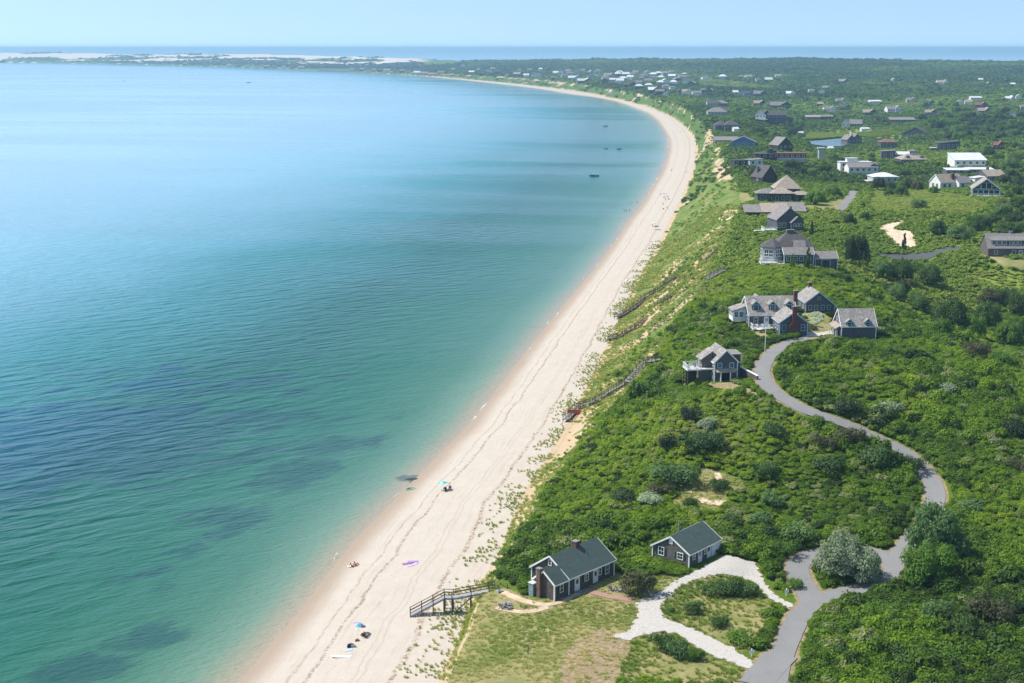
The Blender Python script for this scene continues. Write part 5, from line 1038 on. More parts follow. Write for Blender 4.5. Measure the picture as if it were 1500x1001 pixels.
# row of identical tiny cottages on the far beach
bx = None
for i in range(22):
    px = 466+i*2.0; yy = P(px, 104.9-(509-px)*.022, 0)[1]; x0 = float(shoreX(yy))
    X, Y = P(px, 102.9+(px-466)*.036, 4.); Z = float(hgt(X, Y)[0])
    if bx is None:
        H = House('beach_cottage', 0, 0, 5, 'tiny white cottage in the even row along the far beach', 'cottage', 'row of identical white beach cottages', xyz=(X, Y, Z+.5))
        H.wing(0, 6.2, 0, 8, 6, 4, 'gy', WWALL, RF_PALE, fp=False); bx = H.o
    else: dup(bx, (X, Y, Z+.5), math.radians(5))
    foot(X, Y, .1, 0, 6, 0, 7)
for i, (px, py, w) in enumerate([(515,105.5,5),(522,106,6),(530,105.8,5),(538,106.4,6),(547,106.6,6),(556,107,6),(566,107.2,9),(578,107.8,6),(588,108.2,6),(597,108.6,6),(440,102.6,8),(428,102.2,5),(415,101.6,5),(402,101.4,5),(390,101,7),(376,100.6,6),(362,100.2,6),(348,99.6,6),(335,99,6),(300,98,6),(270,97,5),(240,96.5,6),(205,95.6,6),(170,94.8,6)]):
    s, q = pxm(px, py-1.2); wn, wmat = WC[i % 3]; rn, rmat = RC[[1, 2, 3, 2][i % 4]]
    mid(px-w/2, py-1.2, 4, f'low {wn} shore house with {rn} roof at the far end of the bay', [(0, w/s*1.2, 0, 13, 6, 5, 'gx', wmat, rmat)], name='shore_house', group='houses lining the far end of the bay', wins=False, up=1.0)
for px, py, lb in [(1171,199,'little white shed among shrubs near the reeds'), (1214,222,'little white shed with pitched roof near the pond'), (1075,194,'small white hut on the bluff shoulder'), (1262,193,'long white boat shed by the reed meadow')]:
    mid(px, py, 15, lb, [(0, 4.5 if 'boat' not in lb else 9, 0, 4, 2.2, 1.2, 'gx', WWALL, RF_PALE)], name='garden_shed', wins=False, cat='shed', up=.6)
x, y, z = ground(1202, 236); r = empty('water_tank_tower', (x, y, z), 0, 'pale square tower with flat cap among trees inland', 'tower'); MB().box(-1.6, 1.6, -1.6, 1.6, -2, 8).build('wall', PALEW, r); MB().box(-2.4, 2.4, -2.2, 2.2, 8, 8.5).build('roof', RF_PALE, r); foot(x, y, 0, -2, 2, -2, 2)
# ------------------------------------------------------------------ stairs to the beach
def stair(name, path, label, width=1.3, mat=WOOD, railmat=None, postgap=2.4, bracing=True, steps=True):
    """path: world points along the walking line; builds treads, stringers, rails and posts down to the sand"""
    o0 = Vector(path[0]); r = empty(name, o0, 0, label, 'stairs'); railmat = railmat or mat
    T = MB(); S = MB(); R = [MB(), MB()]; pts = [Vector(p)-o0 for p in path]; posts = []
    for p, q in zip(pts, pts[1:]):
        d = q-p; L = math.hypot(d.x, d.y); h = Vector((d.x, d.y, 0)).normalized(); sd = Vector((-h.y, h.x, 0))*width/2
        n = max(1, int(round(abs(d.z)/.18)) if abs(d.z) > .3 else int(L/.16))
        for i in range(n):
            c = p+d*((i+.5)/n); dep = L/n*.5*(.96 if abs(d.z) < .3 else 1.1)
            T.bar(c-sd, c+sd, dep*2, .05)
        for sg in (-1, 1):
            e = sd*sg*1.04
            S.bar(p+e-Vector((0, 0, .14)), q+e-Vector((0, 0, .14)), .06, .30)
            for z in (.95, .52): R[sg > 0].bar(p+e+Vector((0, 0, z)), q+e+Vector((0, 0, z)), .05, .1)
        k = max(1, int(round(d.length/postgap)))
        for i in range(k+1):
            c = p+d*(i/k)
            for sg in (-1, 1): posts.append((c+sd*sg*1.12, sg))
    T.build('treads', mat, r); S.build('stringer', mat, r)
    for m in R: m.build('handrail', railmat, r)
    seen = []
    for c, sg in posts:
        if any((c-s).length < .5 for s in seen): continue
        seen.append(c); g = float(hgt(c.x+o0.x, c.y+o0.y)[0])-o0.z
        MB().box(c.x-.065, c.x+.065, c.y-.065, c.y+.065, min(g-.5, c.z-.3), c.z+1.02).build('post', railmat, r)
    for p, q in zip(path, path[1:]):
        m = ((p[0]+q[0])/2, (p[1]+q[1])/2); L = math.hypot(q[0]-p[0], q[1]-p[1]); foot(m[0], m[1], math.atan2(q[1]-p[1], q[0]-p[0]), -L/2, L/2, -width*.8, width*.8)
    return r, o0
def W(px, py, z): x, y = P(px, py, z); return (x, y, z)
f0 = ground(601, 902); r, o0 = stair('beach_stairs', [(f0[0], f0[1], f0[2]+.15), W(651, 874, 4.9), W(663, 874.5, 4.9), W(716, 864.5, 5.75), W(727, 863, 5.75), (*ground(737, 866)[:2], ground(737, 866)[2]+.1)], 'short grey wooden beach stairs with landing and tall posts below the green roofed cottage', 1.25, simple('timber silver', (.36, .36, .36), (.24, .24, .245), .85, 6), WOODD)
b = MB(); p1, p2 = Vector(W(651, 873, 4.5))-o0, Vector(W(663, 873, 4.5))-o0
for dx in (0,):
    b.bar(p1+Vector((-.2, -.7, 0)), p1+Vector((-4.2, -.7, -2.1)), .1, .16); b.bar(p2+Vector((3.2, -.7, .3)), p2+Vector((.2, -.7, -2.6)), .1, .16); b.bar(p1+Vector((0, -.72, -2.4)), p2+Vector((0, -.72, -2.3)), .08, .14)
b.build('brace', WOODD, r)
for p in (p1, p2): MB().box(p.x-.16, p.x+.16, p.y-.75, p.y-.43, p.z-3.6, p.z-.2).build('pile', WOODD, r); MB().box(p.x-.16, p.x+.16, p.y+.5, p.y+.8, p.z-3.6, p.z-.2).build('pile', WOODD, r)
def slope_stair(px, label, lift=.6, **k):
    g = [ground(a, b) for a, b in px]; return stair('beach_stairs', [(x, y, z+lift) for x, y, z in g], label, **k)
r, o0 = slope_stair([(829,619),(846,600),(866,594),(892,580),(919,565),(926,556),(946,534),(964,532)], 'long dark wooden stairs climbing the bluff from an orange screened foot', .75, mat=WOOD, railmat=simple('timber charcoal', (.09, .085, .08), (.06, .055, .05), .9, 6))
x, y, z = ground(841, 609); MB().box(x-o0.x-1.6, x-o0.x+1.5, y-o0.y-.15, y-o0.y+.1, z-o0.z-.2, z-o0.z+1.5).build('screen_panel', ORANGE, r)
slope_stair([(903,468),(915,462),(935,449),(943,440),(960,430),(975,419),(990,409)], 'weathered stairs crossing the bluff face below the dormered house', .8, mat=WOODD, railmat=WOODD)
slope_stair([(890,500),(905,497),(915,491),(932,483),(945,470)], 'lower run of old stairs among bluff grass', .7, mat=WOODD, railmat=WOODD)
slope_stair([(966,447),(975,442),(984,436)], 'short piece of old stairs showing through the bluff scrub', .7, mat=WOODD, railmat=WOODD)
slope_stair([(1032,383),(1040,378),(1050,372)], 'short wooden steps near the bluff top', .7, mat=WOODD, railmat=WOODD)
slope_stair([(1036,411),(1048,404),(1060,398)], 'slim boardwalk on the bluff top above a sandy patch', .5, mat=WOOD, railmat=WOOD)
# ------------------------------------------------------------------ people
def skin_mesh(joints, edges, name):
    """one continuous body grown over a skeleton: joints {name: (x, y, z, r)}"""
    ks = list(joints); me = bpy.data.meshes.new(name); me.from_pydata([joints[k][:3] for k in ks], [(ks.index(a), ks.index(b)) for a, b in edges], [])
    o = bpy.data.objects.new(name, me); COL.objects.link(o); o.modifiers.new('skin', 'SKIN'); sv = me.skin_vertices[0].data
    for i, k in enumerate(ks): r = joints[k][3]; sv[i].radius = (r, r); sv[i].use_root = (i == 0)
    sb = o.modifiers.new('sub', 'SUBSURF'); sb.levels = sb.render_levels = 1
    dg = bpy.context.evaluated_depsgraph_get(); m2 = bpy.data.meshes.new_from_object(o.evaluated_get(dg)); bpy.data.objects.remove(o); m2.name = name
    m2.polygons.foreach_set('use_smooth', np.ones(len(m2.polygons), bool)); return m2
def pose(kind):
    J = {}; E = []
    if kind == 'stand': hip, lean = (0, 0, .94), (0, 0); knee, foot_ = [(s*.11, -.02+.06*s, .5) for s in (-1, 1)], [(s*.12, .03+.10*s, .07) for s in (-1, 1)]; chest = (0, 0, 1.32)
    elif kind == 'sit': hip = (0, 0, .13); chest = (0, .16, .52); knee = [(s*.13, -.42, .42) for s in (-1, 1)]; foot_ = [(s*.13, -.70, .07) for s in (-1, 1)]
    else: hip = (0, 0, .13); chest = (0, .42, .15); knee = [(s*.12, -.42, .2 if s > 0 else .12) for s in (-1, 1)]; foot_ = [(s*.13, -.84, .08) for s in (-1, 1)]
    d = Vector(chest)-Vector(hip); u = d.normalized(); neck = Vector(chest)+u*.17; head = neck+u*.15; top = head+u*.10
    J['hip'] = (*hip, .135); J['waist'] = (*(Vector(hip)+d*.45), .115); J['chest'] = (*chest, .145); J['neck'] = (*neck, .055); J['head'] = (*head, .088); J['top'] = (*top, .07)
    E += [('hip', 'waist'), ('waist', 'chest'), ('chest', 'neck'), ('neck', 'head'), ('head', 'top')]
    fr = Vector((0, -1, 0)) if kind != 'lie' else Vector((0, 0, 1)); J['nose'] = (*(head+fr*.10-u*.01), .018); E.append(('head', 'nose'))
    for i, s in enumerate((-1, 1)):
        sh = Vector(chest)+u*.06+Vector((s*.17, 0, 0))
        if kind == 'stand': el, wr = sh+Vector((s*.07, .02, -.28)), sh+Vector((s*.06, -.08, -.52))
        elif kind == 'sit': el, wr = sh+Vector((s*.10, .12, -.24)), sh+Vector((s*.08, .2, -.46))
        else: el, wr = sh+Vector((s*.2, -.15, -.02)), sh+Vector((s*.16, -.38, -.03))
        d2 = (wr-el).normalized(); hd = wr+d2*.09
        J[f's{i}'] = (*sh, .062); J[f'e{i}'] = (*el, .042); J[f'w{i}'] = (*wr, .028); J[f'h{i}'] = (*hd, .032); E += [('chest', f's{i}'), (f's{i}', f'e{i}'), (f'e{i}', f'w{i}'), (f'w{i}', f'h{i}')]
        sd = d2.cross(fr).normalized()
        for k in range(4): J[f'f{i}{k}'] = (*(hd+d2*(.085-.012*abs(k-1.4))+sd*(k-1.5)*.021+fr*.012), .009); E.append((f'h{i}', f'f{i}{k}'))
        J[f't{i}'] = (*(wr+d2*.06+sd*-.055), .010); E.append((f'h{i}', f't{i}'))
        J[f'l{i}'] = (hip[0]+s*.085, hip[1], hip[2]-.03, .085); J[f'k{i}'] = (*knee[i], .06); J[f'a{i}'] = (*foot_[i], .042); ft = Vector(foot_[i])+(Vector((0, -.16, -.03)) if kind != 'lie' else Vector((0, -.05, .14))); J[f'o{i}'] = (*ft, .035)
        E += [('hip', f'l{i}'), (f'l{i}', f'k{i}'), (f'k{i}', f'a{i}'), (f'a{i}', f'o{i}')]
    return J, E, hip, chest, head, u
SKIN = simple('skin tanned', (.42, .22, .14), (.35, .18, .11), .6, 5); HAIR = simple('hair dark', (.03, .02, .014), rough=.7)
BODY = {}
def person(loc, rz, kind, cloth, label, group=None, shirt=True):
    if kind not in BODY: BODY[kind] = (skin_mesh(*pose(kind)[:2], 'body'), pose(kind))
    me, (J, E, hip, chest, head, u) = BODY[kind]
    o = bpy.data.objects.new('person', me); COL.objects.link(o)
    if not me.materials: me.materials.append(SKIN)
    o.location = loc; o.rotation_euler = (0, 0, rz); tag(o, label, 'person', group)
    K = {'hip': (*hip, .15), 'waist': (*(Vector(hip)*.55+Vector(chest)*.45), .13), 'chest': (*(Vector(hip)*.1+Vector(chest)*.9), .155), 'l0': (*(Vector(J['l0'][:3])*.5+Vector(J['k0'][:3])*.5), .085), 'l1': (*(Vector(J['l1'][:3])*.5+Vector(J['k1'][:3])*.5), .085)}
    ed = [('hip', 'l0'), ('hip', 'l1')]
    if shirt: ed += [('hip', 'waist'), ('waist', 'chest')]
    else: K = {k: K[k] for k in ('hip', 'l0', 'l1')}
    c = bpy.data.objects.new('clothing', skin_mesh(K, ed, 'clothing')); c.data.materials.append(cloth); COL.objects.link(c); c.parent = o
    b = Vector((0, .025, 0)) if kind != 'lie' else Vector((0, .02, -.02))
    hm = skin_mesh({'a': (*(head+u*.05+b), .095), 'b': (*(head+u*.11+b), .075)}, [('a', 'b')], 'hair'); h = bpy.data.objects.new('hair', hm); hm.materials.append(HAIR); COL.objects.link(h); h.parent = o
    return o
def cloth(n, c): return simple('cloth '+n, c, rough=.85, scale=4)
# ------------------------------------------------------------------ beach things
def umbrella(px, py, cols, label, tilt=(.12, -.1), R=1.05, h=1.95, group=None):
    x, y, z = ground(px, py); r = empty('beach_umbrella', (x, y, z), 0, label, 'umbrella', group); r.rotation_euler = (tilt[1], tilt[0], random.random())
    MB().cyl((0, 0, -.3), (0, 0, h+.12), .022).build('pole', WHITE, r); n = 8
    for i in range(n):
        a0, a1 = 6.2832*i/n, 6.2832*(i+1)/n; m = MB(); rows = []
        for k in range(5):
            t = k/4; q = R*math.sin(t*1.15)/math.sin(1.15); zz = h-(1-math.cos(t*1.15))*.72
            rows.append([(q*math.cos(a0+(a1-a0)*j/2)*(1-.03*(j == 1)*t), q*math.sin(a0+(a1-a0)*j/2)*(1-.03*(j == 1)*t), zz-.015*(j == 1)*t) for j in range(3)])
        v = [p for rw in rows for p in rw]; f = [(3*k+j, 3*k+j+1, 3*k+j+4, 3*k+j+3) for k in range(4) for j in range(2)]
        v += [(a, b, c-.015) for a, b, c in v]; f += [tuple(15+i_ for i_ in q[::-1]) for q in f]; m.add(v, f); o = m.build('canopy_panel', cols[i % len(cols)], r)
    return r
def beach_chair(x, y, z, rz, c, label, group=None):
    r = empty('beach_chair', (x, y, z), rz, label, 'chair', group)
    MB().add([(-.27, -.25, .3), (.27, -.25, .3), (.27, .22, .2), (-.27, .22, .2), (-.27, -.25, .28), (.27, -.25, .28), (.27, .22, .18), (-.27, .22, .18)], [(0,1,2,3),(7,6,5,4),(0,4,5,1),(1,5,6,2),(2,6,7,3),(3,7,4,0)]).build('seat', c, r)
    MB().add([(-.27, .22, .2), (.27, .22, .2), (.27, .5, .82), (-.27, .5, .82), (-.27, .25, .19), (.27, .25, .19), (.27, .53, .81), (-.27, .53, .81)], [(0,1,2,3),(7,6,5,4),(0,4,5,1),(1,5,6,2),(2,6,7,3),(3,7,4,0)]).build('backrest', c, r)
    for s in (-1, 1):
        MB().cyl((s*.29, -.28, 0), (s*.29, .3, .36), .014).cyl((s*.29, -.25, .32), (s*.29, .3, 0), .014).build('leg', METAL, r); MB().bar((s*.29, -.25, .46), (s*.29, .36, .48), .05, .03).build('armrest', WHITE, r)
    return r
CB, CN, CK = cloth('blue', (.05, .12, .4)), cloth('navy', (.02, .03, .09)), cloth('black', (.015, .015, .018)); CR = cloth('red', (.45, .05, .05)); CP_, CT, CY = cloth('purple', (.24, .13, .34)), cloth('teal', (.06, .45, .42)), cloth('white', (.75, .75, .75)); CG = cloth('green', (.05, .35, .15)); CL = cloth('lilac', (.5, .42, .75)); CTS = cloth('pale teal', (.35, .68, .66))
umbrella(523.5, 931, [CP_, CT, CG, CB, CL, CT, CP_, CY], 'multicoloured striped beach umbrella of purple, green and teal wedges on the sand', (.25, -.1))
umbrella(650, 719, [CT, CTS], 'teal beach umbrella tilted over the sand beside two dark chairs', (-.1, -.2))
x, y, z = ground(535, 934); beach_chair(x, y, z, 2.6, CK, 'dark folding beach chair beneath the multicoloured umbrella'); person((x, y-.05, z+.17), 2.6, 'sit', CK, 'person in dark swimwear sitting in the chair by the multicoloured umbrella')
x, y, z = ground(653, 720.5); beach_chair(x, y, z, .3, CN, 'navy folding beach chair beside the teal umbrella'); x2, y2, z2 = ground(659.5, 718.5); beach_chair(x2, y2, z2, .1, CB, 'blue folding beach chair next to the navy one')
person((x2, y2, z2+.17), .1, 'sit', CB, 'person in blue sitting in the blue beach chair')
x, y, z = ground(515.5, 831); person((x, y, z), 2.2, 'sit', CR, 'person in red swimwear sitting on bare sand near the waterline', shirt=False); x, y, z = ground(521, 829); person((x, y, z), 2.4, 'sit', cloth('coral', (.5, .14, .1)), 'second person on the sand near the waterline wearing coral', shirt=False)
def towel(px, py, rz, c, label, w=.85, l=1.75):
    x, y, z = ground(px, py); m = MB(); n = 8; v = []; f = []
    for i in range(n+1):
        for j in range(5):
            a, b = (i/n-.5)*l, (j/4-.5)*w; v.append((a, b, float(hgt(x+a*math.cos(rz)-b*math.sin(rz), y+a*math.sin(rz)+b*math.cos(rz))[0])-z+.05+.02*random.random()))
    f = [(i*5+j, (i+1)*5+j, (i+1)*5+j+1, i*5+j+1) for i in range(n) for j in range(4)]; m.add(v, f); o = m.build('towel', c); o.location = (x, y, z); o.rotation_euler = (0, 0, rz); tag(o, label, 'towel')
    o.modifiers.new('t', 'SOLIDIFY').thickness = .03
towel(597, 826, .2, CP_, 'purple towel spread on dry sand amid other towels'); towel(604.5, 823.5, -.1, cloth('violet', (.30, .22, .45)), 'violet towel beside the purple one'); towel(602, 828.5, .5, cloth('pink', (.65, .4, .55)), 'pink towel just seaward of the purple one', .8, 1.4); towel(609, 826, 1.2, CL, 'lilac towel on the landward side of the violet one', .7, 1.2); towel(516, 829.5, .3, cloth('cream', (.7, .62, .5)), 'cream towel under the two people near the waterline')
towel(511, 952.5, .2, cloth('pale blue', (.4, .58, .72)), 'pale blue towel beside the white board', .8, 1.1)
def bag(px, py, c, label, rz=0, s=.5):
    x, y, z = ground(px, py); r = empty('beach_bag', (x, y, z), rz, label, 'bag'); m = MB()
    m.add([(-s, -s*.5, 0), (s, -s*.5, 0), (s, s*.5, 0), (-s, s*.5, 0), (-s*.85, -s*.3, s*.9), (s*.8, -s*.3, s*.85), (s*.85, s*.3, s*.8), (-s*.8, s*.3, s*.95), ], [(3,2,1,0),(4,5,6,7),(0,1,5,4),(1,2,6,5),(2,3,7,6),(3,0,4,7)]); m.build('body', c, r); MB().bar((-s*.4, 0, s*.9), (0, 0, s*1.3), .05).bar((0, 0, s*1.3), (s*.4, 0, s*.85), .05).build('handle', c, r)
bag(514, 948, CN, 'dark blue beach bag lying on the sand near the striped umbrella', .4, .55); bag(518, 948.5, cloth('stone', (.35, .33, .32)), 'small grey bag next to the dark blue one', .1, .4); bag(523.5, 939.5, cloth('rust', (.3, .14, .09)), 'low rust coloured bag between umbrella and board', .2, .35)
# white board
x, y, z = ground(500, 962.5); m = MB(); n = 14; v = []; 
for i in range(n+1):
    t = i/n*2-1; w = .38*(1-abs(t)**2.6)**.6+.01
    for j, (yy, zz) in enumerate([(-w, .07), (-w*.7, .13), (w*.7, .13), (w, .07), (w*.7, .03), (-w*.7, .03)]): v.append((t*1.6, yy, zz+.12*max(0, abs(t)-.6)))
f = [(i*6+j, i*6+(j+1) % 6, (i+1)*6+(j+1) % 6, (i+1)*6+j) for i in range(n) for j in range(6)]+[tuple(range(5, -1, -1)), tuple(range(n*6, n*6+6))]
r = empty('paddle_board', (x, y, z+.02), -.02, 'long white paddle board lying flat on the sand', 'board'); m.add(v, f); m.build('board', WHITE, r); MB().add([(1.1, -.02, .04), (1.35, -.02, .04), (1.38, -.02, -.12), (1.1, .02, .04), (1.35, .02, .04), (1.38, .02, -.12)], [(0,1,2),(5,4,3),(0,3,4,1),(1,4,5,2),(2,5,3,0)]).build('fin', CK, r)
def boat(px, py, L, label, hull, rz=0., cabin=True):
    x, y = P(px, py, 0.2); r = empty('motor_boat', (x, y, -.05), rz, label, 'boat'); v = []; n = 10
    for i in range(n+1):
        t = i/n; w = L*.17*(1-max(0, (t-.45)/.55)**2.2)+.02; zt = L*.13*(1+.45*t*t)
        v += [(t*L-L/2, -w, zt), (t*L-L/2, -w*.75, -.1), (t*L-L/2, w*.75, -.1), (t*L-L/2, w, zt), (t*L-L/2, w*.86, zt-.02), (t*L-L/2, w*.7, L*.05), (t*L-L/2, -w*.7, L*.05), (t*L-L/2, -w*.86, zt-.02)]
    m = MB(); m.add(v, [(i*8+j, i*8+(j+1) % 8, (i+1)*8+(j+1) % 8, (i+1)*8+j) for i in range(n) for j in range(8)]+[(7, 6, 5, 4, 3, 2, 1, 0)]); m.build('hull', hull, r)
    if cabin:
        MB().box(-L*.02, L*.16, -L*.08, L*.08, L*.05, L*.26).build('console', WHITE, r); MB().box(-L*.05, L*.18, -L*.11, L*.11, L*.30, L*.33).build('canopy', WHITE, r)
        for s in (-1, 1): MB().cyl((L*.0, s*L*.09, L*.2), (L*.0, s*L*.09, L*.3), .03).build('post', METAL, r)
    MB().box(-L*.56, -L*.5, -L*.04, L*.04, 0, L*.2).build('outboard_motor', CK, r)
boat(870, 258, 6.2, 'small dark green motor boat with white console moored off the beach', simple('hull green', (.02, .13, .12), rough=.3), 3.0)
boat(907, 218.6, 4.2, 'small dark skiff anchored beyond the green boat', simple('hull dark', (.03, .06, .06), rough=.4), .4, False); boat(888, 218, 3.6, 'low grey dinghy next to the dark skiff', simple('hull grey', (.2, .25, .26), rough=.4), .3, False); boat(887, 185, 5, 'far grey skiff alone on calm water', simple('hull pale', (.28, .33, .35), rough=.4), .2, False)
boat(364, 121.8, 11, 'dark fishing boat far out on the bay', simple('hull black', (.04, .04, .05), rough=.4), .3); boat(182, 119, 8, 'faint white boat farther out on the bay', simple('hull white', (.6, .6, .6), rough=.4), .3)
# far beach groups
for (px, py, cols, lb) in [(973.5,288,[CB, CY],'blue and white umbrella at the group below the bluff bend'), (957,332,[CY, CTS],'white umbrella alone on the middle of the far beach'), (1003.5,252,[CTS, CY],'pale green and white umbrella near the top of the far beach'), (961,337,[CK, CN],'low dark umbrella half way along the far beach')]: umbrella(px, py, cols, lb, R=1.5, h=2.0)
pp_ = [(914.5,309,'water'),(918,309.5,'water'),(922.5,309,'water'),(925.5,298,'water'),(933.5,297,'water'),(971,301,'sand'),(975,294.5,'sand'),(968,287,'sand'),(979,291.5,'sand'),(977,306,'sand'),(966.5,252,'water'),(968,250,'water'),(983.5,251,'sand'),(1016,252,'sand'),(997,194,'sand'),(1001,193,'sand'),(955.5,333,'sand')]
for i, (px, py, w) in enumerate(pp_):
    x, y, z = ground(px, py)
    if w == 'water': z = -.75
    person((x, y, z), random.random()*6, 'stand', [CK, CN, CR, CB][i % 4], ['bather in dark swimwear standing waist deep off the far beach' if w == 'water' else 'person standing on the distant stretch of beach'][0], 'bathers standing in the shallow water' if w == 'water' else 'people on the distant stretch of beach', False)
for i, (px, py) in enumerate([(972,307), (980,293), (961,331), (973,291)]):
    x, y, z = ground(px, py); beach_chair(x, y, z, random.random()*6, [CK, CN, CR, CB][i], ['black', 'navy', 'red', 'blue'][i]+' chair on the distant stretch of beach')
# rocks in the shallows
for px, py, s, lb in [(607, 702, 1.4, 'dark weedy rock just under the shallow water')]:
    x, y = P(px, py, 0); V, Fc = leaves(10, [(0, 0, 0, 1)], .2, 1); m = MB(); k = 9
    v = [(s*1.6*math.cos(a)*(.8+.4*random.random()), s*.7*math.sin(a)*(.8+.4*random.random()), -.05) for a in np.linspace(0, 6.28, k, endpoint=False)]+[(s*.8*math.cos(a), s*.35*math.sin(a), .07+.04*random.random()) for a in np.linspace(0, 6.28, k, endpoint=False)]
    m.add(v, [(i, (i+1) % k, k+(i+1) % k, k+i) for i in range(k)]+[tuple(range(k, 2*k))]); o = m.build('rock', simple('weedy rock', (.03, .04, .035), rough=.5)); o.location = (x, y, 0); tag(o, lb, 'rock')
x, y = P(602, 718, 0); r = empty('float_tube', (x, y, .05), .2, 'small green inflatable float at the water edge', 'float'); m = MB(); v = []
for i in range(20):
    a = 6.2832*i/20
    for j in range(6): b = 6.2832*j/6; q = .75+.2*math.cos(b); v.append((q*1.3*math.cos(a), q*.8*math.sin(a), .2*math.sin(b)+.12))
m.add(v, [(i*6+j, ((i+1) % 20)*6+j, ((i+1) % 20)*6+(j+1) % 6, i*6+(j+1) % 6) for i in range(20) for j in range(6)]); m.build('tube', simple('float green', (.14, .33, .27), rough=.5), r); MB().cyl((0, 0, .02), (0, 0, .08), .7, n=14).build('seat', simple('float floor', (.2, .38, .32)), r)
# ------------------------------------------------------------------ garden furniture and small things
def adirondack(px, py, rz, label, mat=WOOD, group=None):
    x, y, z = ground(px, py); r = empty('adirondack_chair', (x, y, z+.05), rz, label, 'chair', group); m = MB()
    for i in range(5): a = -.3+i*.13; m.bar((-.3, a, .36-i*.035), (.3, a, .36-i*.035), .11, .03)
    m.build('seat', mat, r); m = MB()
    for i in range(5): s = (i-2)*.12; m.bar((s*.9, .28, .2), (s*1.35, .62, .98-.05*abs(i-2)), .105, .03, up=(0, -1, .4))
    m.build('backrest', mat, r)
    for s in (-1, 1):
        MB().bar((s*.38, -.36, .56), (s*.38, .42, .54), .14, .03).build('armrest', mat, r); MB().bar((s*.33, -.33, 0), (s*.33, -.33, .55), .05, .1).build('leg', mat, r); MB().bar((s*.33, -.3, .3), (s*.33, .55, .0), .04, .12).build('leg', mat, r)
    foot(x, y, 0, -.6, .6, -.6, .6)
GT = simple('timber grey chair', (.30, .30, .31), (.2, .2, .21), .8, 8)
adirondack(896, 865, 2.6, 'grey wooden lawn chair closest to the brick path', GT); adirondack(907, 866.5, 2.0, 'grey wooden lawn chair in the middle of three beside the bare shrub', GT); adirondack(916, 868.5, 1.4, 'grey wooden lawn chair on the drive side of the three', GT)
x, y, z = ground(741, 889); t = empty('garden_table', (x, y, z), .3, 'low grey picnic table on the sandy spot above the stairs', 'table'); foot(x, y, 0, -1.2, 1.2, -1.2, 1.2); m = MB()
for i in range(6): m.box(-.75, .75, -.42+i*.14, -.42+i*.14+.125, .62, .66)
m.build('tabletop', GT, t)
for s in (-1, 1): MB().bar((s*.55, -.35, 0), (s*.55, .3, .6), .06).build('leg', GT, t); MB().bar((s*.55, .35, 0), (s*.55, -.3, .6), .06).build('leg', GT, t)
adirondack(736, 891.5, 2.4, 'grey chair turned to the sea beside the picnic table', GT); adirondack(746, 893, 1.2, 'grey chair at the landward end of the picnic table', GT)
x, y, z = ground(964, 872); r = empty('fire_ring', (x, y, z+.05), 0, 'ring of dark grey stones on the white shell drive', 'fire ring'); foot(x, y, 0, -2, 2, -1.4, 1.4)
for i in range(26):
    a = random.random()*6.283; q = 1.9*random.random()**.6; s = .14+.16*random.random(); m = MB(); k = 7
    v = [(s*1.2*math.cos(b)*(.8+.4*random.random()), s*math.sin(b)*(.8+.4*random.random()), -.05) for b in np.linspace(0, 6.28, k, endpoint=False)]; v += [(p[0]*.55, p[1]*.55, s*.75+.05*random.random()) for p in v]
    m.add(v, [(j, (j+1) % k, k+(j+1) % k, k+j) for j in range(k)]+[tuple(range(k, 2*k))]); o = m.build('stone', STONE, r); o.location = (q*1.25*math.cos(a), q*.75*math.sin(a), .02)
def post(px, py, h, mat, label, name='post', w=.12, cat='post'):
    x, y, z = ground(px, py); r = empty(name, (x, y, z), .2, label, cat); MB().box(-w/2, w/2, -w/2, w/2, -.4, h).build('shaft', mat, r); MB().add([(-w*.7, -w*.7, h), (w*.7, -w*.7, h), (w*.7, w*.7, h), (-w*.7, w*.7, h), (0, 0, h+w)], [(3,2,1,0),(0,1,4),(1,2,4),(2,3,4),(3,0,4)]).build('post_cap', mat, r); foot(x, y, 0, -.5, .5, -.5, .5); return r
post(773.5, 958, 1.3, WOODD, 'single dark wooden post standing in the meadow')
for px, py, lb in [(1152, 873, 'white signboard on a post by the upper drive entrance'), (1101, 962, 'white signboard on a post by the lower drive entrance')]:
    r = post(px, py, 1.1, WHITE, lb, 'sign_post', .12, 'sign'); MB().box(-.35, .35, -.09, -.062, .5, 1.0).build('board', WHITE, r); MB().bar((0, 0, .95), (.4, .1, .8), .07).build('arm', WHITE, r)
# flagpole
x, y, z = ground(1120.5, 517); r = empty('flagpole', (x, y, z), 0, 'tall slim white flagpole rising before the large house', 'flagpole'); MB().cyl((0, 0, -.5), (0, 0, 9.4), .09, .045, 10).build('pole', WHITE, r); MB().cyl((0, 0, 9.4), (0, 0, 9.55), .09, .02, 8).build('finial', simple('gilt', (.5, .38, .1), rough=.4), r); MB().bar((-.5, 0, 7.2), (.5, 0, 7.2), .05).build('yardarm', WHITE, r); foot(x, y, 0, -.8, .8, -.8, .8)
def patio_set(px, py, z0, label, par=True):
    x, y, z = ground(px, py); z += z0; r = empty('patio_table', (x, y, z), 0, label, 'table'); MB().cyl((0, 0, .68), (0, 0, .73), .6, n=16).build('tabletop', WHITE, r); MB().cyl((0, 0, 0), (0, 0, .68), .06, n=8).build('leg', WHITE, r); foot(x, y, 0, -1, 1, -1, 1)
    return x, y, z
x, y, z = patio_set(1112, 487, .05, 'round white garden table on the lawn below the deck')
hx = bpy.data.objects['shingled_house']
def on_deck(obj, lx, ly, lz): return obj.matrix_basis @ Vector((lx, ly, lz))
for lx, ly, lb in [(1.6, -1.6, 'white deck chair at the seaward end of the house deck'), (3.0, -1.5, 'white deck chair in the middle of the house deck'), (4.4, -1.8, 'white deck chair near the house door')]:
    p = on_deck(hx, lx, ly, .46); beach_chair(p.x, p.y, p.z, .2, CY, lb)
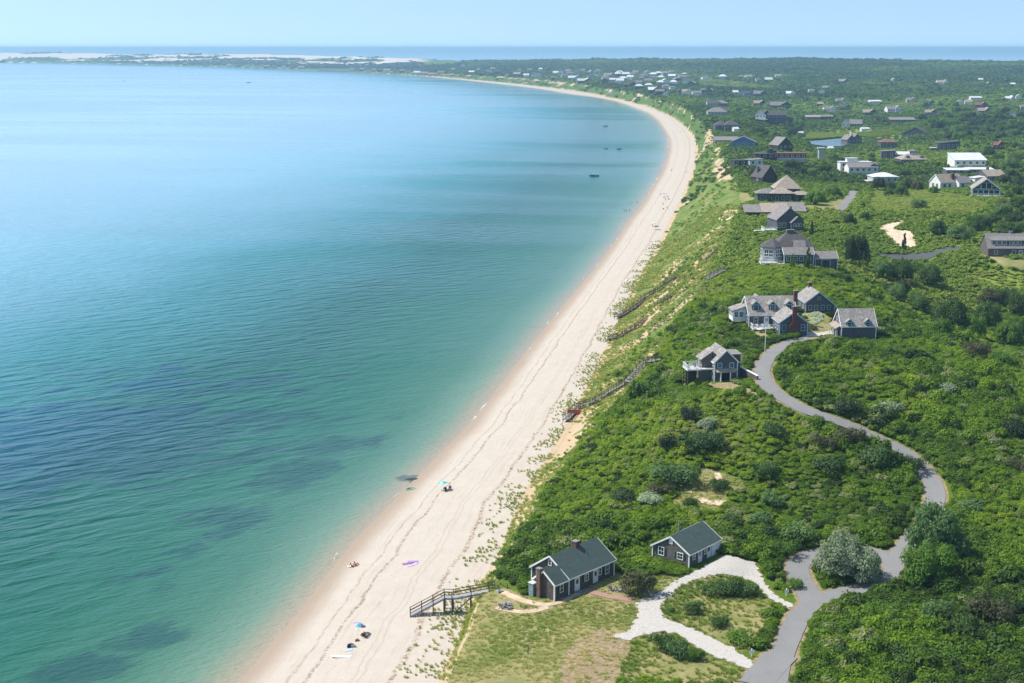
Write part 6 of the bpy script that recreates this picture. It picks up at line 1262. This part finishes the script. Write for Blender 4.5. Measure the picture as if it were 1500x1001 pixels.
nc = next(o for o in bpy.data.objects if o.get('label', '').startswith('narrow two storey'))
for lx, ly, c, lb in [(-4.8, 3.2, CN, 'dark deck chair at the sea end of the raised deck'), (-3.5, 2.0, CB, 'blue deck chair on the raised deck')]: p = on_deck(nc, lx, ly, 2.52); beach_chair(p.x, p.y, p.z, .4, c, lb)
# small hedge before the big chimney
# ------------------------------------------------------------------ trees and bushes, one by one
def TR(px, py, w, h, kind, mat, label, **k): plant(px, py, w, h, kind, mat, label, **k)
TR(1228, 847, 82, 66, 'tree', 'pale', 'tall silvery lobe of the olive tree in the road loop, seaward trunk', var=0); TR(1263, 851, 68, 50, 'tree', 'pale', 'lower silvery olive tree on the landward side of the road loop', var=1)
TR(1369, 826, 100, 92, 'tree', 'teal', 'large round blue green tree standing over the road bend', var=2); TR(1356, 862, 82, 66, 'tree', 'green', 'bright green leafy tree at the foot of the large blue green one', var=1); TR(1385, 868, 50, 30, 'bush', 'green', 'green bush in the shade below the bright green tree')
TR(936, 868, 58, 40, 'bush', 'brown', 'sparse olive brown shrub between the two green roofed cottages', var=0)
for a in [(1045,872,44,24,'dark','dense dark bush at the seaward end of the drive island'),(1072,869,44,27,'dark','dense dark bush in the middle of the drive island'),(1096,872,34,24,'teal','blue green bush at the inland end of the drive island'),(1015,896,36,20,'dark','round dark bush at the edge of the drive island'),(1052,917,34,19,'dark','round bush alone in the drive island grass'),(984,897,13,8,'dark','very small dark bush in the drive island'),(972,953,38,28,'dark','dark bush amid the grass of the lower triangle'),(994,962,40,30,'teal','blue green bush beside the dark one in the lower triangle'),(1018,966,30,20,'green','green bush at the drive side of the lower triangle'),(1085,940,50,22,'green','bright bush on the inland corner of the drive island'),
 (1165,862,26,18,'green','green bush where the shell drive meets the road'),(1150,815,40,26,'green','green bush inland of the second cottage'),(1168,797,52,36,'teal','blue green thicket bush above the road loop'),(1128,790,36,26,'dark','dark bush behind the second cottage'),(1112,770,40,26,'teal','blue green bush on the slope above the second cottage'),
 (985,708,72,38,'teal','wide blue green bush at the edge of the clearing'),(968,722,46,22,'brown','brownish bush in front of the wide blue green one'),(980,657,30,24,'pine','very dark bush above the clearing'),(1024,663,64,36,'dark','broad dark bush inland of the very dark one'),(1044,655,40,30,'teal','grey green bush beside the broad dark one'),(1119,702,44,32,'dark','lone dark bush inland of the clearing'),(951,738,42,20,'pale','silvery low bush in the heath below the clearing'),(912,733,44,20,'pine','low blackish bush in the heath seaward of the silvery one'),(1011,741,22,15,'dark','small dark bush by the bare sand of the clearing'),(1054,717,34,20,'dark','low dark bush in the middle of the clearing'),(1130,740,40,26,'teal','blue green bush inland of the bare sand'),(1075,770,36,22,'dark','dark bush right behind the second cottage roof'),
 (1010,617,28,26,'pine','blackish conifer like bush on the slope under the narrow cottage'),(1036,628,34,22,'pale','silvery bush next to the blackish one'),(1297,610,52,30,'pale','silvery dome shaped bush beside the driveway bend'),(1241,609,40,32,'pine','blackish bush hiding the driveway bend'),(1277,683,64,38,'dark','big dark bush inside the road bend'),(1240,650,50,30,'brown','olive brown bush below the driveway bend'),(1137,640,46,26,'dark','dark bush seaward of the driveway'),(1212,690,60,30,'dark','wide dark bush in the middle of the heath'),(1318,527,16,16,'pine','small blackish bush alone on the open slope'),(1310,540,14,10,'pine','tiny blackish bush lower on the open slope'),(1482,640,40,32,'pine','blackish bush on the inland heath'),(1382,577,44,22,'pale','pale bush at the brow of the open slope'),(1490,690,36,22,'brown','brown bush lower on the inland heath'),(1420,750,50,24,'teal','grey green bush inland of the large round tree'),(1205,655,40,22,'brown','brownish bush beside the wide dark one'),(1340,690,40,26,'dark','dark bush against the inside kerb of the road'),
 (1370,915,52,40,'teal','blue green bush below the shaded tree'),(1410,930,46,36,'dark','dark round bush inland of the blue green one'),(1450,915,62,46,'brown','tall brownish bush in the deep thicket'),(1324,885,28,22,'green','yellow green bush by the road loop'),(1437,968,34,14,'white','white flowering bush in the thicket'),(1282,972,38,18,'white','pale flowering bush with scattered white blooms'),(1230,965,46,26,'dark','dark bush along the road'),(1330,975,60,30,'dark','wide dark bush near the flowering one'),(1290,905,50,26,'green','green bush on the bank above the road loop'),(1480,900,50,34,'dark','dark bush at the edge of the thicket'),(1262,940,40,24,'green','green bush on the bank below the road loop'),(1395,975,50,30,'green','green bush between the flowering ones')]:
    TR(*a[:4], 'bush', a[4], a[5])
for a in [(1143,498,26,12,'green','clipped green hedge bush before the broad chimney'),(1131,499,18,10,'green','clipped green hedge bush at the house corner'),(1161,497,20,13,'green','clipped green hedge bush under the gable window'),(1172,478,14,14,'dark','dark shrub between house and flower bed'),(1178,470,12,10,'green','green shrub beside the flower bed'),(1192,483,18,8,'brown','low brownish shrub by the stone terrace')]: TR(*a[:4], 'bush', a[4], a[5])
for a in [(1391,489,66,54,'tree','dark','large dark tree in the hollow beyond the open slope'),(1378,497,40,34,'tree','green','green tree in front of the large dark one in the hollow'),(1425,495,44,36,'tree','green','green tree in the middle of the hollow'),(1446,482,46,44,'tree','dark','dark spreading tree in the hollow'),(1431,528,48,30,'tree','brown','brownish tree lowest in the hollow'),(1477,508,46,40,'tree','green','green tree at the deep end of the hollow'),(1361,420,46,34,'tree','dark','dark tree below the parking area'),(1318,416,42,40,'tree','dark','dark tree seaward of the parking area'),(1292,410,36,32,'tree','teal','blue green tree beside the driveway bank'),(1350,460,40,28,'tree','dark','dark tree at the top of the hollow'),(1314,436,34,18,'bush','brown','brownish bush above the open slope'),(1391,511,18,14,'bush','pine','small blackish bush on the brow'),(1446,448,40,26,'tree','brown','brownish tree beyond the hollow'),(1470,446,34,26,'tree','dark','dark tree beyond the hollow'),(1493,462,34,34,'tree','dark','dark tree at the edge of the far hollow'),(1470,535,44,26,'bush','green','green bush on the inland brow'),(1340,402,30,22,'bush','dark','dark bush right under the parking area'),(1496,500,30,34,'tree','dark','dark tree closing the hollow'),
 (1247,392,24,46,'tree','pine','tall dark tree beside the low garage'),(1263,392,26,44,'tree','pine','taller dark tree inland of the low garage'),(1161,393,9,20,'pine','green','small conifer before the pavilion house'),(1183,393,14,28,'pine','dark','dark conifer at the corner of the pavilion house'),(1324,368,12,24,'pine','pine','dark pine on the sand blowout'),(1189,345,10,20,'pine','pine','slim dark conifer behind the gabled house'),(1264,306,7,10,'bush','pine','round dark shrub by the upper driveway'),(1375,345,30,24,'tree','dark','dark tree on the hill brow above the parking area'),(1436,340,36,28,'tree','dark','dark tree behind the long dormered house'),(1405,352,44,26,'tree','teal','blue green tree between the hill and the dormered house'),(1478,345,40,24,'tree','dark','dark tree above the roof of the dormered house'),(1345,305,26,18,'bush','teal','blue green bush on the hill'),(1245,330,22,18,'tree','dark','dark tree beside the upper driveway'),(1268,325,24,16,'tree','green','green tree inland of the upper driveway'),(1195,300,36,24,'tree','green','big bright tree behind the pyramid roofed house'),(1222,290,30,18,'tree','green','bright tree at the head of the driveway'),(1160,255,32,22,'tree','dark','dark tree between the steep gabled house and the red brown building'),(1190,262,24,16,'tree','teal','blue green tree inland of the steep gabled house'),(1105,262,24,18,'tree','brown','brownish tree on the bluff beside the steep gabled house')]:
    TR(*a[:4], a[4], a[5], a[6])
# woods further in: individual trees
WOODS = [([(1280,262),(1372,258),(1372,285),(1290,292)], 14, 22, 'tree in the wood behind the white hip roofed house'), ([(1465,250),(1500,248),(1500,340),(1462,330)], 14, 26, 'tree at the wood edge beside the tan gabled house'), ([(1370,190),(1500,190),(1500,245),(1440,240),(1405,224),(1370,205)], 36, 20, 'tree in the wood around the boxy dark house'),
 ([(1150,240),(1235,236),(1240,252),(1215,268),(1190,270),(1150,262)], 13, 19, 'tree in the scrub wood seaward of the flat white house'), ([(1340,150),(1500,172),(1500,190),(1370,188),(1345,175)], 30, 14, 'tree in the wood below the red brown roofed house'), ([(1110,180),(1180,182),(1175,206),(1110,205)], 14, 15, 'tree in the scrub between the blue house and the reeds'), ([(1262,228),(1290,235),(1318,248),(1300,254),(1262,240)], 7, 15, 'tree in the wood between pond and pyramid roofed house'),
 ([(1150,142),(1320,128),(1480,128),(1480,140),(1330,146),(1200,150)], 46, 10, 'tree in the dark wood beyond the meadow houses'), ([(1290,425),(1345,440),(1345,455),(1300,445)], 5, 30, 'tree on the slope between open heath and hollow'), ([(1415,330),(1500,300),(1500,338),(1430,345)], 8, 28, 'tree behind the long dormered house')]
for poly, cnt, w, lb in WOODS:
    p = np.array(poly); lo, hi = p.min(0), p.max(0); k = 0; q = []; tries = 0
    while k < cnt and tries < 4000:
        tries += 1; a, b = random.uniform(lo[0], hi[0]), random.uniform(lo[1], hi[1])
        if not inpoly(np.array([a]), np.array([b]), poly)[0] or any(abs(a-c)/w < .5 and abs(b-d)/w < .28 for c, d in q): continue
        x, y, z = ground(a, b)
        if footdist(np.array([x]), np.array([y]))[0] < 5 or sightshade(np.array([x]), np.array([y]))[0]: continue
        q.append((a, b)); k += 1; mt = random.choice(['dark', 'dark', 'green', 'teal', 'brown', 'pine', 'dark']); ww = w*random.uniform(.7, 1.25)
        col = {'dark': 'dark green', 'green': 'fresh green', 'teal': 'blue green', 'brown': 'olive brown', 'pine': 'blackish'}[mt]
        plant(a, b, ww, ww*random.uniform(.62, .85), 'tree', mt, f'{col} {lb}', 'trees: '+lb)
place_vegetation()
# ------------------------------------------------------------------ air, sky and sun
S0, S1, Zt = -40000, 40000, 97
hz = MB().box(S0, S1, -900, 42000, -4, Zt); m = bpy.data.materials.new('haze'); m.use_nodes = True; nt = m.node_tree; nt.nodes.clear(); ou = nt.nodes.new('ShaderNodeOutputMaterial'); pv = nt.nodes.new('ShaderNodeVolumePrincipled')
pv.inputs['Color'].default_value = (.45, .76, 1, 1); pv.inputs['Density'].default_value = HAZE_D; pv.inputs['Anisotropy'].default_value = .2; nt.links.new(pv.outputs[0], ou.inputs['Volume'])
tag(hz.build('haze', m), 'thin blue summer haze over the bay', kind='stuff')
EL, AZ = math.radians(54), math.atan2(-.97, .17)
w = bpy.data.worlds.new('World'); SC.world = w; w.use_nodes = True; nt = w.node_tree; bg = nt.nodes['Background']; sk = nt.nodes.new('ShaderNodeTexSky'); sk.sky_type = 'NISHITA'; sk.sun_disc = False; sk.sun_elevation = EL; sk.sun_rotation = AZ % 6.2832; sk.altitude = 0; sk.air_density = SKY[0]; sk.dust_density = SKY[1]; sk.ozone_density = SKY[2]; bg.inputs[1].default_value = SKY[3]; tc = nt.nodes.new('ShaderNodeTexCoord'); va = nt.nodes.new('ShaderNodeVectorMath'); va.operation = 'ADD'; va.inputs[1].default_value = (0, 0, SKY[4]); vn = nt.nodes.new('ShaderNodeVectorMath'); vn.operation = 'NORMALIZE'; nt.links.new(tc.outputs['Generated'], va.inputs[0]); nt.links.new(va.outputs[0], vn.inputs[0]); nt.links.new(vn.outputs[0], sk.inputs['Vector'])
nt.links.new(mixc(nt, 1., sk.outputs[0], (1.07, 1.01, .89), 'MULTIPLY'), bg.inputs[0])
sd = bpy.data.lights.new('sun', 'SUN'); sd.energy = SUN_E; sd.angle = math.radians(.53); sd.color = (1, .94, .85); so = bpy.data.objects.new('sun', sd); COL.objects.link(so); so.rotation_euler = Vector((math.sin(AZ)*math.cos(EL), math.cos(AZ)*math.cos(EL), math.sin(EL))).to_track_quat('Z', 'Y').to_euler()
SC.view_settings.view_transform = 'Standard'; SC.view_settings.look = 'None'; SC.view_settings.exposure = EXPO; SC.view_settings.gamma = 1
SC.render.engine = 'CYCLES'; cy = SC.cycles; cy.use_denoising = True; cy.max_bounces = 6; cy.diffuse_bounces = 3; cy.transmission_bounces = 3; cy.transparent_max_bounces = 6; cy.volume_bounces = 0; cy.sample_clamp_indirect = 6
